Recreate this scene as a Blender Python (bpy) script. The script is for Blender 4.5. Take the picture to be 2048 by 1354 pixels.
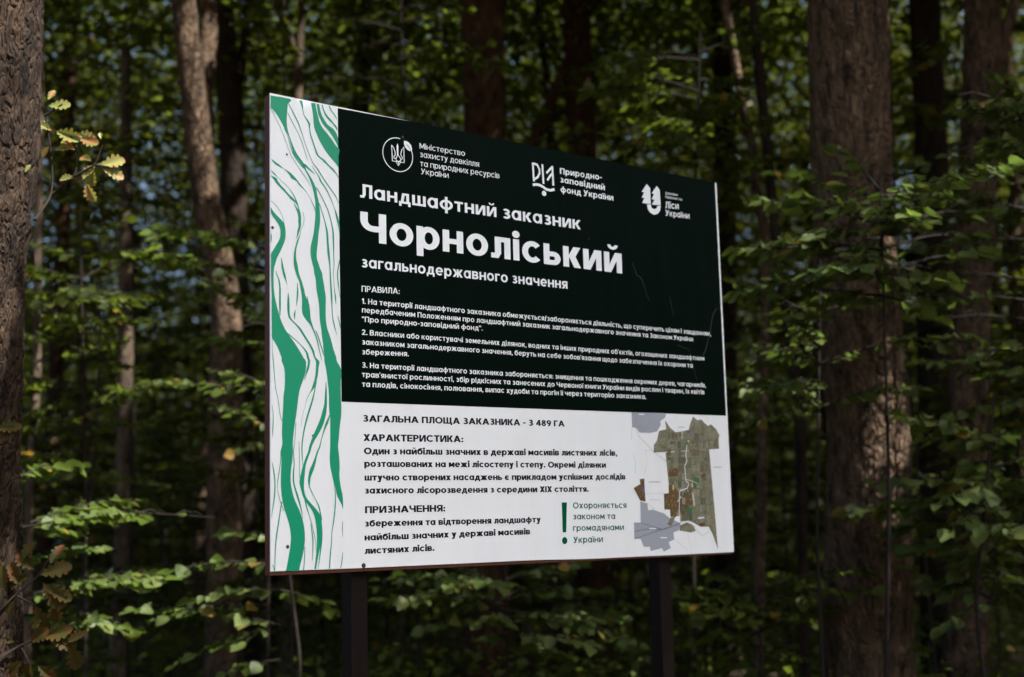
import bpy, math, random
import numpy as np

for o in list(bpy.data.objects):
    bpy.data.objects.remove(o)
SC = bpy.context.scene
COL = SC.collection
R = np.random.default_rng(7)

# ------------------------------------------------------------------ camera
FPX, CX, CY = 2723.58, 1024.0, 677.0             # focal length in photo pixels, photo centre
CAMH = 1.62
_up = np.array([-0.02553945, -0.99009552, 0.13805286])
_f = np.array([0, 0, 1.0]); _f = _f - _f.dot(_up) * _up; _f /= np.linalg.norm(_f)
_r = np.cross(_f, _up)
M = np.array([_r, _f, _up])                       # photo axes (x right, y down, z in) -> world
CAM = np.array([0.0, 0.0, CAMH])

def at(px, py, d):
    """point of the world seen at photo pixel px, py, d metres in front of the lens"""
    return M @ np.array([(px - CX) / FPX * d, (py - CY) / FPX * d, d]) + CAM

cam = bpy.data.cameras.new('camera')
cam.sensor_fit = 'HORIZONTAL'; cam.sensor_width = 36.0
cam.lens = FPX * 36.0 / 2048.0
cam.clip_start = 0.05; cam.clip_end = 1000.0
cam.dof.use_dof = True; cam.dof.focus_distance = 4.55; cam.dof.aperture_fstop = 1.8
camo = bpy.data.objects.new('camera', cam); COL.objects.link(camo)
_x, _y, _z = M @ np.array([1, 0, 0.]), M @ np.array([0, -1., 0]), M @ np.array([0, 0, -1.])
from mathutils import Matrix, Vector
camo.matrix_world = Matrix([[_x[i], _y[i], _z[i], CAM[i]] for i in range(3)] + [[0, 0, 0, 1]])
SC.camera = camo

# ------------------------------------------------------------------ sky, sun, exposure
SUN = np.array([0.56, -0.34, 0.76]); SUN /= np.linalg.norm(SUN)   # towards the sun
world = bpy.data.worlds.new("World"); SC.world = world; world.use_nodes = True
wn = world.node_tree
sky = wn.nodes.new('ShaderNodeTexSky'); sky.sky_type = 'NISHITA'; sky.sun_disc = False
sky.sun_elevation = math.asin(SUN[2]); sky.sun_rotation = math.atan2(SUN[0], SUN[1])
sky.air_density = 1.0; sky.dust_density = 6.0; sky.ozone_density = 0.4
bg = wn.nodes['Background']; bg.inputs['Strength'].default_value = 0.08
wn.links.new(sky.outputs[0], bg.inputs[0])
sl = bpy.data.lights.new('sun', 'SUN'); sl.energy = 5.0; sl.angle = math.radians(0.5); sl.color = (1.0, 0.93, 0.82)
so = bpy.data.objects.new('sun', sl); COL.objects.link(so)
so.rotation_euler = Vector(SUN).to_track_quat('Z', 'Y').to_euler(); so.location = (8, -6, 14)
SC.view_settings.view_transform = 'Standard'; SC.view_settings.look = 'None'
SC.view_settings.exposure = 1.75
SC.view_settings.use_white_balance = True; SC.view_settings.white_balance_temperature = 5550; SC.view_settings.white_balance_tint = 6; SC.view_settings.gamma = 1.0
SC.render.engine = 'CYCLES'
SC.cycles.max_bounces = 6; SC.cycles.diffuse_bounces = 4; SC.cycles.glossy_bounces = 2
SC.cycles.transmission_bounces = 4; SC.cycles.caustics_reflective = False; SC.cycles.caustics_refractive = False
SC.cycles.sample_clamp_indirect = 6.0
SC.cycles.use_denoising = True

# ------------------------------------------------------------------ helpers
def tag(o, label=None, cat=None, group=None, kind=None):
    if label: o['label'] = label
    if cat: o['category'] = cat
    if group: o['group'] = group
    if kind: o['kind'] = kind
    return o

def thing(name, label, cat, loc=(0, 0, 0), rz=0.0, group=None):
    o = bpy.data.objects.new(name, None); COL.objects.link(o)
    o.empty_display_size = 0.2
    o.location = tuple(float(v) for v in loc); o.rotation_euler = (0, 0, rz)
    return tag(o, label, cat, group)

def meshobj(name, V, F, mat, parent=None, smooth=False):
    """V (n,3) array in the parent's space; F a list of index tuples or an (n,k) int array"""
    me = bpy.data.meshes.new(name)
    V = np.asarray(V, dtype=np.float32)
    if isinstance(F, np.ndarray):
        n, k = F.shape
        me.vertices.add(len(V)); me.vertices.foreach_set('co', V.ravel())
        me.loops.add(n * k); me.loops.foreach_set('vertex_index', F.astype(np.int32).ravel())
        me.polygons.add(n); me.polygons.foreach_set('loop_start', np.arange(0, n * k, k, dtype=np.int32))
        me.polygons.foreach_set('loop_total', np.full(n, k, dtype=np.int32))
        me.update(calc_edges=True)
    else:
        me.from_pydata([tuple(float(c) for c in v) for v in V], [], [tuple(int(i) for i in f) for f in F])
        me.update()
    if smooth:
        me.polygons.foreach_set('use_smooth', np.ones(len(me.polygons), dtype=bool))
    if mat: me.materials.append(mat)
    o = bpy.data.objects.new(name, me); COL.objects.link(o)
    if parent: o.parent = parent
    return o

class Mb:
    """collects boxes and polygons into one mesh"""
    def __init__(s): s.v, s.f = [], []
    def poly(s, pts):
        n = len(s.v); s.v += [tuple(p) for p in pts]; s.f.append(tuple(range(n, n + len(pts))))
    def box(s, x0, x1, y0, y1, z0, z1):
        n = len(s.v)
        s.v += [(x, y, z) for z in (z0, z1) for y in (y0, y1) for x in (x0, x1)]
        s.f += [tuple(n + i for i in q) for q in ((0, 2, 3, 1), (4, 5, 7, 6), (0, 1, 5, 4), (2, 6, 7, 3), (0, 4, 6, 2), (1, 3, 7, 5))]
    def build(s, name, mat, parent=None, smooth=False, bevel=0.0):
        o = meshobj(name, np.array(s.v), s.f, mat, parent, smooth)
        if bevel:
            b = o.modifiers.new('bevel', 'BEVEL'); b.width = bevel; b.segments = 2; b.limit_method = 'ANGLE'
        return o

_lat = R.random((64, 64, 64)).astype(np.float32)
def noise(p):
    """value noise on an (n,3) array, 0..1"""
    p = np.asarray(p, dtype=np.float64)
    i = np.floor(p).astype(int); f = p - i; f = f * f * (3 - 2 * f)
    g = lambda a, b, c: _lat[(i[:, 0] + a) % 64, (i[:, 1] + b) % 64, (i[:, 2] + c) % 64]
    l = lambda a, b, t: a + (b - a) * t
    x00 = l(g(0, 0, 0), g(1, 0, 0), f[:, 0]); x10 = l(g(0, 1, 0), g(1, 1, 0), f[:, 0])
    x01 = l(g(0, 0, 1), g(1, 0, 1), f[:, 0]); x11 = l(g(0, 1, 1), g(1, 1, 1), f[:, 0])
    return l(l(x00, x10, f[:, 1]), l(x01, x11, f[:, 1]), f[:, 2])

# ------------------------------------------------------------------ materials
def newmat(name):
    m = bpy.data.materials.new(name); m.use_nodes = True
    return m, m.node_tree.nodes, m.node_tree.links, m.node_tree.nodes['Principled BSDF']

def plain(name, col, rough=0.5, spec=0.5, bump=0.0, scale=30.0, var=0.0, metal=0.0):
    m, N, L, b = newmat(name)
    b.inputs['Base Color'].default_value = (*col, 1); b.inputs['Roughness'].default_value = rough
    b.inputs['Specular IOR Level'].default_value = spec; b.inputs['Metallic'].default_value = metal
    if bump or var:
        tc = N.new('ShaderNodeTexCoord'); n = N.new('ShaderNodeTexNoise')
        n.inputs['Scale'].default_value = scale; n.inputs['Detail'].default_value = 5
        L.new(tc.outputs['Object'], n.inputs['Vector'])
        if var:
            mx = N.new('ShaderNodeMix'); mx.data_type = 'RGBA'
            mx.inputs[6].default_value = (*[c * (1 - var) for c in col], 1); mx.inputs[7].default_value = (*[min(1, c * (1 + var)) for c in col], 1)
            L.new(n.outputs[0], mx.inputs[0]); L.new(mx.outputs[2], b.inputs['Base Color'])
        if bump:
            bp = N.new('ShaderNodeBump'); bp.inputs['Strength'].default_value = bump; bp.inputs['Distance'].default_value = 0.01
            L.new(n.outputs[0], bp.inputs['Height']); L.new(bp.outputs[0], b.inputs['Normal'])
    return m

def vinyl(name, col, rough=0.32, bump=0.10, spec=0.4, dirt=0.0):
    """printed glossy film: long soft waves and small bubbles in the surface"""
    m, N, L, b = newmat(name)
    b.inputs['Base Color'].default_value = (*col, 1); b.inputs['Roughness'].default_value = rough
    b.inputs['Specular IOR Level'].default_value = spec
    tc = N.new('ShaderNodeTexCoord'); ma = N.new('ShaderNodeMapping'); ma.inputs['Scale'].default_value = (1.6, 1, 0.45)
    L.new(tc.outputs['Object'], ma.inputs['Vector'])
    a = N.new('ShaderNodeTexNoise'); a.inputs['Scale'].default_value = 3.0; a.inputs['Detail'].default_value = 2
    if dirt:      # faint rain streaks and dust
        st = N.new('ShaderNodeMapping'); st.inputs['Scale'].default_value = (14, 1, 1.2); L.new(tc.outputs['Object'], st.inputs['Vector'])
        dn = N.new('ShaderNodeTexNoise'); dn.inputs['Scale'].default_value = 1.0; dn.inputs['Detail'].default_value = 6; dn.inputs['Roughness'].default_value = .65
        L.new(st.outputs[0], dn.inputs['Vector'])
        mx = N.new('ShaderNodeMix'); mx.data_type = 'RGBA'; mx.inputs[6].default_value = (*col, 1); mx.inputs[7].default_value = (col[0] * (1 - 2 * dirt), col[1] * (1 - 2.2 * dirt), col[2] * (1 - 3 * dirt), 1)
        L.new(dn.outputs[0], mx.inputs[0]); L.new(mx.outputs[2], b.inputs['Base Color'])
    c = N.new('ShaderNodeTexNoise'); c.inputs['Scale'].default_value = 60.0; c.inputs['Detail'].default_value = 3
    L.new(ma.outputs[0], a.inputs['Vector']); L.new(tc.outputs['Object'], c.inputs['Vector'])
    mu = N.new('ShaderNodeMath'); mu.operation = 'MULTIPLY_ADD'; mu.inputs[1].default_value = 0.05
    L.new(c.outputs[0], mu.inputs[0]); L.new(a.outputs[0], mu.inputs[2])
    bp = N.new('ShaderNodeBump'); bp.inputs['Strength'].default_value = bump; bp.inputs['Distance'].default_value = 0.05
    L.new(mu.outputs[0], bp.inputs['Height']); L.new(bp.outputs[0], b.inputs['Normal'])
    return m

def bark(name, dark, light, scale=14.0, bump=0.7, moss=0.0):
    m, N, L, b = newmat(name)
    b.inputs['Roughness'].default_value = 0.9; b.inputs['Specular IOR Level'].default_value = 0.15
    tc = N.new('ShaderNodeTexCoord'); mp = N.new('ShaderNodeMapping'); mp.inputs['Scale'].default_value = (1, 1, 0.34)
    L.new(tc.outputs['Object'], mp.inputs['Vector'])
    nd = N.new('ShaderNodeTexNoise'); nd.inputs['Scale'].default_value = scale * 0.5; nd.inputs['Detail'].default_value = 3
    L.new(mp.outputs[0], nd.inputs['Vector'])
    ad = N.new('ShaderNodeVectorMath'); ad.operation = 'MULTIPLY_ADD'; ad.inputs[1].default_value = (0.12, 0.12, 0.12)
    L.new(nd.outputs['Color'], ad.inputs[0]); L.new(mp.outputs[0], ad.inputs[2])
    vo = N.new('ShaderNodeTexVoronoi'); vo.feature = 'DISTANCE_TO_EDGE'; vo.inputs['Scale'].default_value = scale
    L.new(ad.outputs[0], vo.inputs['Vector'])
    n2 = N.new('ShaderNodeTexNoise'); n2.inputs['Scale'].default_value = scale * 3; n2.inputs['Detail'].default_value = 8
    L.new(mp.outputs[0], n2.inputs['Vector'])
    mr = N.new('ShaderNodeMapRange'); mr.inputs[1].default_value = 0.0; mr.inputs[2].default_value = 0.25
    L.new(vo.outputs['Distance'], mr.inputs[0])
    hh = N.new('ShaderNodeMath'); hh.operation = 'MULTIPLY_ADD'; hh.inputs[1].default_value = 0.6
    L.new(n2.outputs[0], hh.inputs[0]); L.new(mr.outputs[0], hh.inputs[2])
    bp = N.new('ShaderNodeBump'); bp.inputs['Strength'].default_value = bump; bp.inputs['Distance'].default_value = 0.02
    L.new(hh.outputs[0], bp.inputs['Height']); L.new(bp.outputs[0], b.inputs['Normal'])
    n3 = N.new('ShaderNodeTexNoise'); n3.inputs['Scale'].default_value = 16; n3.inputs['Detail'].default_value = 9; n3.inputs['Roughness'].default_value = 0.7
    L.new(mp.outputs[0], n3.inputs['Vector'])
    cr = N.new('ShaderNodeValToRGB'); cr.color_ramp.elements[0].position = 0.36; cr.color_ramp.elements[1].position = 0.64
    cr.color_ramp.elements[0].color = (*dark, 1); cr.color_ramp.elements[1].color = (*light, 1)
    L.new(n3.outputs[0], cr.inputs[0]); L.new(cr.outputs[0], b.inputs['Base Color'])
    return m

def leafmat(name, a, b_, tr, trans=0.45, rough=0.52, edge=None, spec=0.32):
    """leaf: every leaf a tint of its own between a and b_; tr is the light that comes through"""
    m, N, L, b = newmat(name)
    g = N.new('ShaderNodeNewGeometry')
    cr = N.new('ShaderNodeValToRGB'); E = cr.color_ramp.elements
    E[0].color = (*a, 1); E[1].color = (*b_, 1); E[0].position = 0.05; E[1].position = 0.93
    e3 = E.new(0.991); e3.color = (min(.3, b_[0] * 2.2), b_[1] * 1.05, b_[2] * .6, 1)
    L.new(g.outputs['Random Per Island'], cr.inputs[0])
    col = cr.outputs[0]
    if edge:
        tc = N.new('ShaderNodeTexCoord'); n = N.new('ShaderNodeTexNoise'); n.inputs['Scale'].default_value = 26; n.inputs['Detail'].default_value = 4
        L.new(tc.outputs['Object'], n.inputs['Vector'])
        r2 = N.new('ShaderNodeValToRGB'); r2.color_ramp.elements[0].position = 0.5; r2.color_ramp.elements[1].position = 0.6
        L.new(n.outputs[0], r2.inputs[0])
        mx = N.new('ShaderNodeMix'); mx.data_type = 'RGBA'; mx.inputs[7].default_value = (*edge, 1)
        L.new(r2.outputs[0], mx.inputs[0]); L.new(col, mx.inputs[6]); col = mx.outputs[2]
    L.new(col, b.inputs['Base Color']); b.inputs['Roughness'].default_value = rough
    b.inputs['Specular IOR Level'].default_value = spec
    t = N.new('ShaderNodeBsdfTranslucent'); t.inputs['Color'].default_value = (*tr, 1)
    ms = N.new('ShaderNodeMixShader'); ms.inputs[0].default_value = trans
    L.new(b.outputs[0], ms.inputs[1]); L.new(t.outputs[0], ms.inputs[2])
    L.new(ms.outputs[0], N['Material Output'].inputs['Surface'])
    return m

MT = dict(
    white=vinyl('white_print', (0.80, 0.80, 0.82), 0.3, 0.3, 0.5, 0.05),
    dark=vinyl('dark_print', (0.0008, 0.0040, 0.0022), 0.28, 0.3, 0.030),
    letter=vinyl('white_ink', (0.80, 0.80, 0.81), 0.4),
    black=plain('black_ink', (0.006, 0.006, 0.007), 0.45, 0.12),
    green=vinyl('green_ink', (0.018, 0.255, 0.125), 0.34),
    dgreen=plain('dark_green_ink', (0.001, 0.080, 0.028), 0.5, 0.08),
    scratch=plain('scratch_grey', (0.045, 0.05, 0.047), 0.5),
    frame=plain('brown_frame_paint', (0.075, 0.026, 0.014), 0.5, 0.2, 0.15, 60, 0.25),
    post=plain('shade_darkened_post_paint', (0.0065, 0.0038, 0.003), 0.55, 0.10, 0.2, 40, 0.3),  # the frame's brown paint with the board's shade put into the colour
    nail=plain('dark_metal', (0.02, 0.02, 0.02), 0.4, 0.5),
    mgrey=plain('map_grey', (0.30, 0.31, 0.35), 0.4), mline=plain('map_line_grey', (0.22, 0.22, 0.24), 0.4),
    mdark=plain('map_line_dark', (0.07, 0.065, 0.06), 0.4), mwater=plain('map_water', (0.45, 0.68, 0.70), 0.4),
    mriver=plain('map_white', (0.62, 0.64, 0.66), 0.4), mpurple=plain('map_purple', (0.12, 0.07, 0.22), 0.4),
    mgreen=plain('map_green', (0.05, 0.12, 0.05), 0.4), myellow=plain('map_yellow', (0.5, 0.5, 0.12), 0.4),
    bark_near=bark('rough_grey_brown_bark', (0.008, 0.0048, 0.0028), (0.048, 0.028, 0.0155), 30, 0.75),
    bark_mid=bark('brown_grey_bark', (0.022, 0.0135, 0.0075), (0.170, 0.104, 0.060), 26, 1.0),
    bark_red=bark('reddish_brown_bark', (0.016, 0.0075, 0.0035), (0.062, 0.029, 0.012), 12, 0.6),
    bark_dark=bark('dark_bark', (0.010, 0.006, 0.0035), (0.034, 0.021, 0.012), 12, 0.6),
    bark_pale=bark('pale_smooth_bark', (0.030, 0.020, 0.012), (0.12, 0.082, 0.052), 14, 0.5),
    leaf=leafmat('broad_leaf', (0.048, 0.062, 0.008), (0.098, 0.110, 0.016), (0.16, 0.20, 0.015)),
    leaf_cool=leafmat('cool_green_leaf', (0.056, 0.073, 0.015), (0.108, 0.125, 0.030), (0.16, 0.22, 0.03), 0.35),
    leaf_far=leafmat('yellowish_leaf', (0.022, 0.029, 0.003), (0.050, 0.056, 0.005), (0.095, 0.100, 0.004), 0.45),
    oak_fresh=leafmat('yellow_green_oak_leaf', (0.15, 0.155, 0.035), (0.26, 0.24, 0.06), (0.27, 0.25, 0.04), 0.4, 0.5, (0.30, 0.135, 0.045)),
    oak_dry=leafmat('browning_oak_leaf', (0.045, 0.048, 0.010), (0.085, 0.062, 0.014), (0.11, 0.07, 0.012), 0.35, 0.6, (0.115, 0.046, 0.013), 0.15),
    leaf_yellow=leafmat('yellowing_leaf', (0.22, 0.17, 0.02), (0.30, 0.12, 0.02), (0.35, 0.25, 0.03), 0.45),
    twig=plain('twig_bark', (0.022, 0.016, 0.012), 0.85, 0.1, 0.3, 80, 0.3),
)

# ------------------------------------------------------------------ ground
def ground():
    m, N, L, b = newmat('leaf_litter'); b.inputs['Roughness'].default_value = 0.95; b.inputs['Specular IOR Level'].default_value = 0.1
    tc = N.new('ShaderNodeTexCoord'); n = N.new('ShaderNodeTexNoise'); n.inputs['Scale'].default_value = 7; n.inputs['Detail'].default_value = 10; n.inputs['Roughness'].default_value = 0.75
    L.new(tc.outputs['Object'], n.inputs['Vector'])
    cr = N.new('ShaderNodeValToRGB'); E = cr.color_ramp.elements
    E[0].color = (0.028, 0.020, 0.012, 1); E[1].color = (0.12, 0.085, 0.050, 1); E[0].position = 0.35; E[1].position = 0.7
    L.new(n.outputs[0], cr.inputs[0]); L.new(cr.outputs[0], b.inputs['Base Color'])
    bp = N.new('ShaderNodeBump'); bp.inputs['Strength'].default_value = 0.8; bp.inputs['Distance'].default_value = 0.05
    L.new(n.outputs[0], bp.inputs['Height']); L.new(bp.outputs[0], b.inputs['Normal'])
    xs = np.concatenate([np.linspace(-400, -32, 8), np.linspace(-30, 30, 61), np.linspace(32, 400, 8)])
    ys = np.concatenate([np.linspace(-400, -32, 8), np.linspace(-30, 60, 91), np.linspace(62, 400, 8)])
    X, Y = np.meshgrid(xs, ys); p = np.stack([X.ravel() * 0.35, Y.ravel() * 0.35, 0 * X.ravel()], 1)
    Z = (noise(p) - 0.5) * 0.16
    V = np.stack([X.ravel(), Y.ravel(), Z], 1); w = len(xs)
    i = np.arange(len(V)).reshape(len(ys), w)
    F = np.stack([i[:-1, :-1].ravel(), i[:-1, 1:].ravel(), i[1:, 1:].ravel(), i[1:, :-1].ravel()], 1)
    tag(meshobj('forest_ground', V, F, m, smooth=True), 'dark forest floor covered in leaf litter', 'ground', kind='structure')
ground()

# ------------------------------------------------------------------ sun flecks: gaps left in the leaves towards the sun
GAPS = []           # (point, radius)
def gap(px, py, d, r): GAPS.append((at(px, py, d), r))
for g in ((58, 325, 5.1, .10), (40, 400, 5.1, .13), (28, 470, 5.1, .13), (50, 445, 5.1, .08), (10, 380, 5.1, .08),
          (85, 205, 5.4, .12), (115, 215, 5.4, .12), (92, 255, 5.4, .12), (140, 285, 5.4, .13), (185, 285, 5.4, .1), (170, 330, 5.4, .13), (230, 335, 5.4, .12), (175, 360, 5.4, .11),
          (380, 60, 11, .13), (388, 130, 11, .14), (395, 200, 11, .15), (408, 270, 11, .12), (410, 345, 11, .13), (412, 80, 11.5, .13),
          (455, 560, 11, .20), (450, 640, 11, .18), (470, 600, 11, .15),
          (230, 1010, 7.0, .12), (290, 1015, 7.0, .14), (345, 1015, 7.0, .14), (395, 1025, 7.0, .12), (260, 1165, 7.0, .16), (300, 1155, 7.0, .14), (190, 1170, 7.0, .10), (60, 1040, 7, .08),
          (255, 750, 12, .16), (70, 790, 9, .12),
          (1600, 665, 7.6, .18), (1560, 690, 7.6, .13), (1540, 765, 7.6, .12), (1510, 770, 7.6, .13), (1580, 720, 7.6, .12), (1590, 820, 7.6, .12),
          (1755, 770, 8.1, .06), (1745, 850, 8.1, .09), (1790, 890, 8.1, .08), (1730, 950, 8.1, .07), (1780, 960, 8.1, .04), (1760, 1060, 8.1, .03), (1730, 560, 8.2, .08),
          (1990, 230, 8.6, .12), (2030, 240, 8.6, .12), (2000, 320, 8.6, .14), (1930, 840, 8.6, .12),
          (1165, 185, 9, .15), (1260, 240, 9.5, .2), (1300, 260, 9.5, .2), (1280, 300, 9.5, .14), (1480, 160, 10, .12), (1470, 70, 10, .1),
          (470, 440, 9, .14), (320, 490, 9, .14), (440, 770, 8.5, .16), (500, 775, 8.5, .13), (600, 150, 13, .25)):
    gap(*g)
NG = len(GAPS)
for k in range(26):       # flecks of sun deeper in the wood
    d = R.uniform(13, 30); gap(R.uniform(60, 2000), R.uniform(-50, 800) if R.random() < .8 else R.uniform(800, 1200), d, R.uniform(.15, .5))

def sunmask(P, deep=True):
    keep = np.ones(len(P), bool)
    rnd = R.uniform(0.75, 1.25, len(P))
    for t, r in (GAPS if deep else GAPS[:NG]):
        q = P - t; a = q @ SUN
        d2 = np.einsum('ij,ij->i', q, q) - a * a
        keep &= ~((a > 0.45) & (d2 < (r * rnd + .06) ** 2))
    return keep

# ------------------------------------------------------------------ leaves
OVATE = [(0.18, 0.30), (0.42, 0.46), (0.72, 0.33)]
KITE = [(0.45, 0.45)]
OAK = [(0.10, 0.04), (0.17, 0.13), (0.23, 0.155), (0.28, 0.10), (0.34, 0.20), (0.40, 0.26), (0.45, 0.24), (0.48, 0.14), (0.56, 0.29), (0.63, 0.33), (0.67, 0.28), (0.70, 0.18), (0.77, 0.27), (0.83, 0.27), (0.87, 0.16), (0.94, 0.16), (0.99, 0.08)]
def unit(a): return a / np.maximum(1e-9, np.linalg.norm(a, axis=-1, keepdims=True))

def leafgeom(P, A, Nn, Ln, prof, wide=1.0, droop=0.25, fold=0.18):
    """P base, A axis, Nn normal, Ln length -> (V, F), one island per leaf"""
    A = unit(A); S = unit(np.cross(A, Nn)); U = unit(np.cross(S, A))
    n = len(P); k = len(prof); L = Ln[:, None]
    cols = [P]
    dr = (R.uniform(0.3, 1.6, n) * droop)[:, None]; fo = (R.uniform(0.0, 1.6, n) * fold)[:, None]
    bend = R.uniform(-0.12, 0.12, n)[:, None]
    def pt(t, s): return P + A * (L * t) + S * (L * (s * wide + bend * t * t)) + U * (L * (fo * abs(s) * 1.4 - dr * t * t))
    for t, s in prof: cols.append(pt(t, s))
    cols.append(pt(1.0, 0.0))
    for t, s in reversed(prof): cols.append(pt(t, -s))
    V = np.stack(cols, 1); m = 2 * k + 2
    base = (np.arange(n) * m)[:, None]
    f1 = base + np.arange(0, k + 2)[None]; f2 = base + np.concatenate([[0], np.arange(k + 1, m)])[None]
    return V.reshape(-1, 3), np.concatenate([f1, f2])

def foliage(name, arr, mat, parent, prof=OVATE, origin=(0, 0, 0), mask=True, **kw):
    P, A, Nn, Ln = arr
    if mask:
        k = sunmask(P, mask != 'near'); P, A, Nn, Ln = P[k], A[k], Nn[k], Ln[k]
    V, F = leafgeom(P, A, Nn, Ln, prof, **kw)
    return meshobj(name, V - np.asarray(origin), F, mat, parent)

class Acc:
    def __init__(s): s.P, s.A, s.N, s.L = [], [], [], []
    def add(s, P, A, N_, L): s.P.append(P); s.A.append(A); s.N.append(N_); s.L.append(L)
    def get(s): return tuple(np.concatenate(x) for x in (s.P, s.A, s.N, s.L))

# ------------------------------------------------------------------ tubes (trunks, branches)
def tubegeom(pts, rad, seg=10, rough=0.0, freq=6.0):
    pts = np.asarray(pts, float); rad = np.asarray(rad, float)
    t = unit(np.gradient(pts, axis=0))
    ref = np.array([1.0, 0, 0]) if abs(t[:, 0]).max() < 0.9 else np.array([0, 0, 1.0])
    a = unit(np.cross(np.cross(t, ref), t)); b = np.cross(t, a)
    th = np.linspace(0, 2 * math.pi, seg, endpoint=False)
    ring = a[:, None] * np.cos(th)[None, :, None] + b[:, None] * np.sin(th)[None, :, None]
    V = pts[:, None] + ring * rad[:, None, None]
    if rough:
        q = V.reshape(-1, 3) * np.array([freq, freq, freq * 0.22])
        h = noise(q) * 0.5 + (1 - abs(2 * noise(q * 2.3 + 7) - 1)) * 0.5 + noise(q * 5.1 + 3) * 0.35
        big = noise(V.reshape(-1, 3) * np.array([3.0, 3.0, 0.9]) + 11)
        V = V + ring * ((h - 0.6) * rough + (big - .5) * rough * 2.5).reshape(len(pts), seg, 1)
    V = V.reshape(-1, 3)
    i = np.arange(len(V)).reshape(len(pts), seg); j = np.roll(i, -1, 1)
    F = np.stack([i[:-1].ravel(), j[:-1].ravel(), j[1:].ravel(), i[1:].ravel()], 1)
    return V, F

def join(parts):
    Vs, Fs, n = [], [], 0
    for V, F in parts: Vs.append(V); Fs.append(F + n); n += len(V)
    return np.concatenate(Vs), np.concatenate(Fs)

def smoothpath(pts, n):
    pts = np.asarray(pts, float)
    s = np.concatenate([[0], np.cumsum(np.linalg.norm(np.diff(pts, axis=0), axis=1))]); u = np.linspace(0, s[-1], n)
    Q = np.stack([np.interp(u, s, pts[:, k]) for k in range(3)], 1)
    for _ in range(max(1, n // 12)):
        Q[1:-1] = (Q[:-2] + 2 * Q[1:-1] + Q[2:]) / 4
    return Q

def trunkpath(pix, d, top, n=60):
    """trunk through photo points pix [(px,py)...] at distance d, from the ground up to height top"""
    P = np.array([at(px, py, d) for px, py in sorted(pix, key=lambda q: -q[1])])
    lo = P[0] + (P[0] - P[1]) * ((P[0][2] + 0.15) / max(0.3, P[1][2] - P[0][2])) * 1.0
    k = (top - P[-1][2]) / max(0.2, (P[-1] - P[-2])[2]); hi = P[-1] + np.array([(P[-1] - P[-2])[0] * k * .4, (P[-1] - P[-2])[1] * k * .4, top - P[-1][2]])
    lo[2] = -0.15
    return smoothpath(np.concatenate([[lo], P, [hi]]), n)

# ------------------------------------------------------------------ trees
def crownleaves(c, rx, rz, n, size, acc, nclump=None):
    """leaf clumps through the volume of a crown centred at c"""
    nc = nclump or max(20, n // 70)
    d = unit(R.normal(size=(nc, 3))) * (R.random(nc) ** 0.4)[:, None]
    C = c + d * np.array([rx, rx, rz])
    idx = R.integers(0, nc, n)
    P = C[idx] + R.normal(size=(n, 3)) * np.array([0.42, 0.42, 0.15]) * (rx / 3)
    A = R.normal(size=(n, 3)) * np.array([1, 1, 0.35]); Nn = R.normal(size=(n, 3)) * 0.45 + np.array([0, 0, 1.0])
    acc.add(P, A, Nn, R.uniform(0.7, 1.2, n) * size)

def limbs(top, c, rx, rz, r0, k=7):
    parts = []
    for i in range(k):
        a = R.uniform(0, 2 * math.pi); e = c + np.array([math.cos(a) * rx * .8, math.sin(a) * rx * .8, R.uniform(-.4, .8) * rz])
        s = top + np.array([0, 0, -R.uniform(0.2, 2.5)])
        mid = (s + e) / 2 + np.array([0, 0, 0.4])
        p = smoothpath([s, mid, e], 8); parts.append(tubegeom(p, np.linspace(r0 * .45, .015, 8), 6))
    return parts

def tree(name, label, cat, path, r0, r1, mat, crown=None, leafm='leaf', seg=16, rough=0.012, freq=9, group=None, extra=(), flare=1.25, leafsize=0.11, prof=KITE):
    path = np.asarray(path); base = path[0].copy(); base[2] = 0
    o = thing(name, label, cat, base, group=group)
    z = path[:, 2]; t = np.clip((z - z[0]) / (z[-1] - z[0]), 0, 1)
    rad = r0 + (r1 - r0) * t; rad = rad * (1 + (flare - 1) * np.exp(-np.maximum(z, 0) / 0.35))
    parts = [tubegeom(path, rad, seg, rough, freq)]
    for pp, ra, rb in extra: parts.append(tubegeom(smoothpath(pp, 14), np.linspace(ra, rb, 14), 8, rough * .5, freq))
    if crown:
        c, rx, rz, n = crown; c = np.array(c, float); parts += limbs(path[-1], c, rx, rz, r1)
    V, F = join(parts)
    meshobj('trunk', V - base, F, MT[mat], o, smooth=True)
    if crown:
        acc = Acc(); crownleaves(c, rx, rz, n, leafsize, acc)
        foliage('crown', acc.get(), MT[leafm], o, prof, base)
    return o, base

# nearest trunk, at the left edge of the picture
p = trunkpath([(-58, 0), (-62, 330), (-84, 480), (-98, 800), (-112, 1100), (-112, 1354)], 5.3, 9.0, 420)
t1, t1b = tree('oak_tree', 'thick rough barked tree trunk cut off by the left edge of the picture', 'tree', p, .275, .22, 'bark_near', ((-2.6, 5.2, 9.3), 3.4, 2.6, 15000), 'leaf', 220, 0.030, 26)

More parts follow.
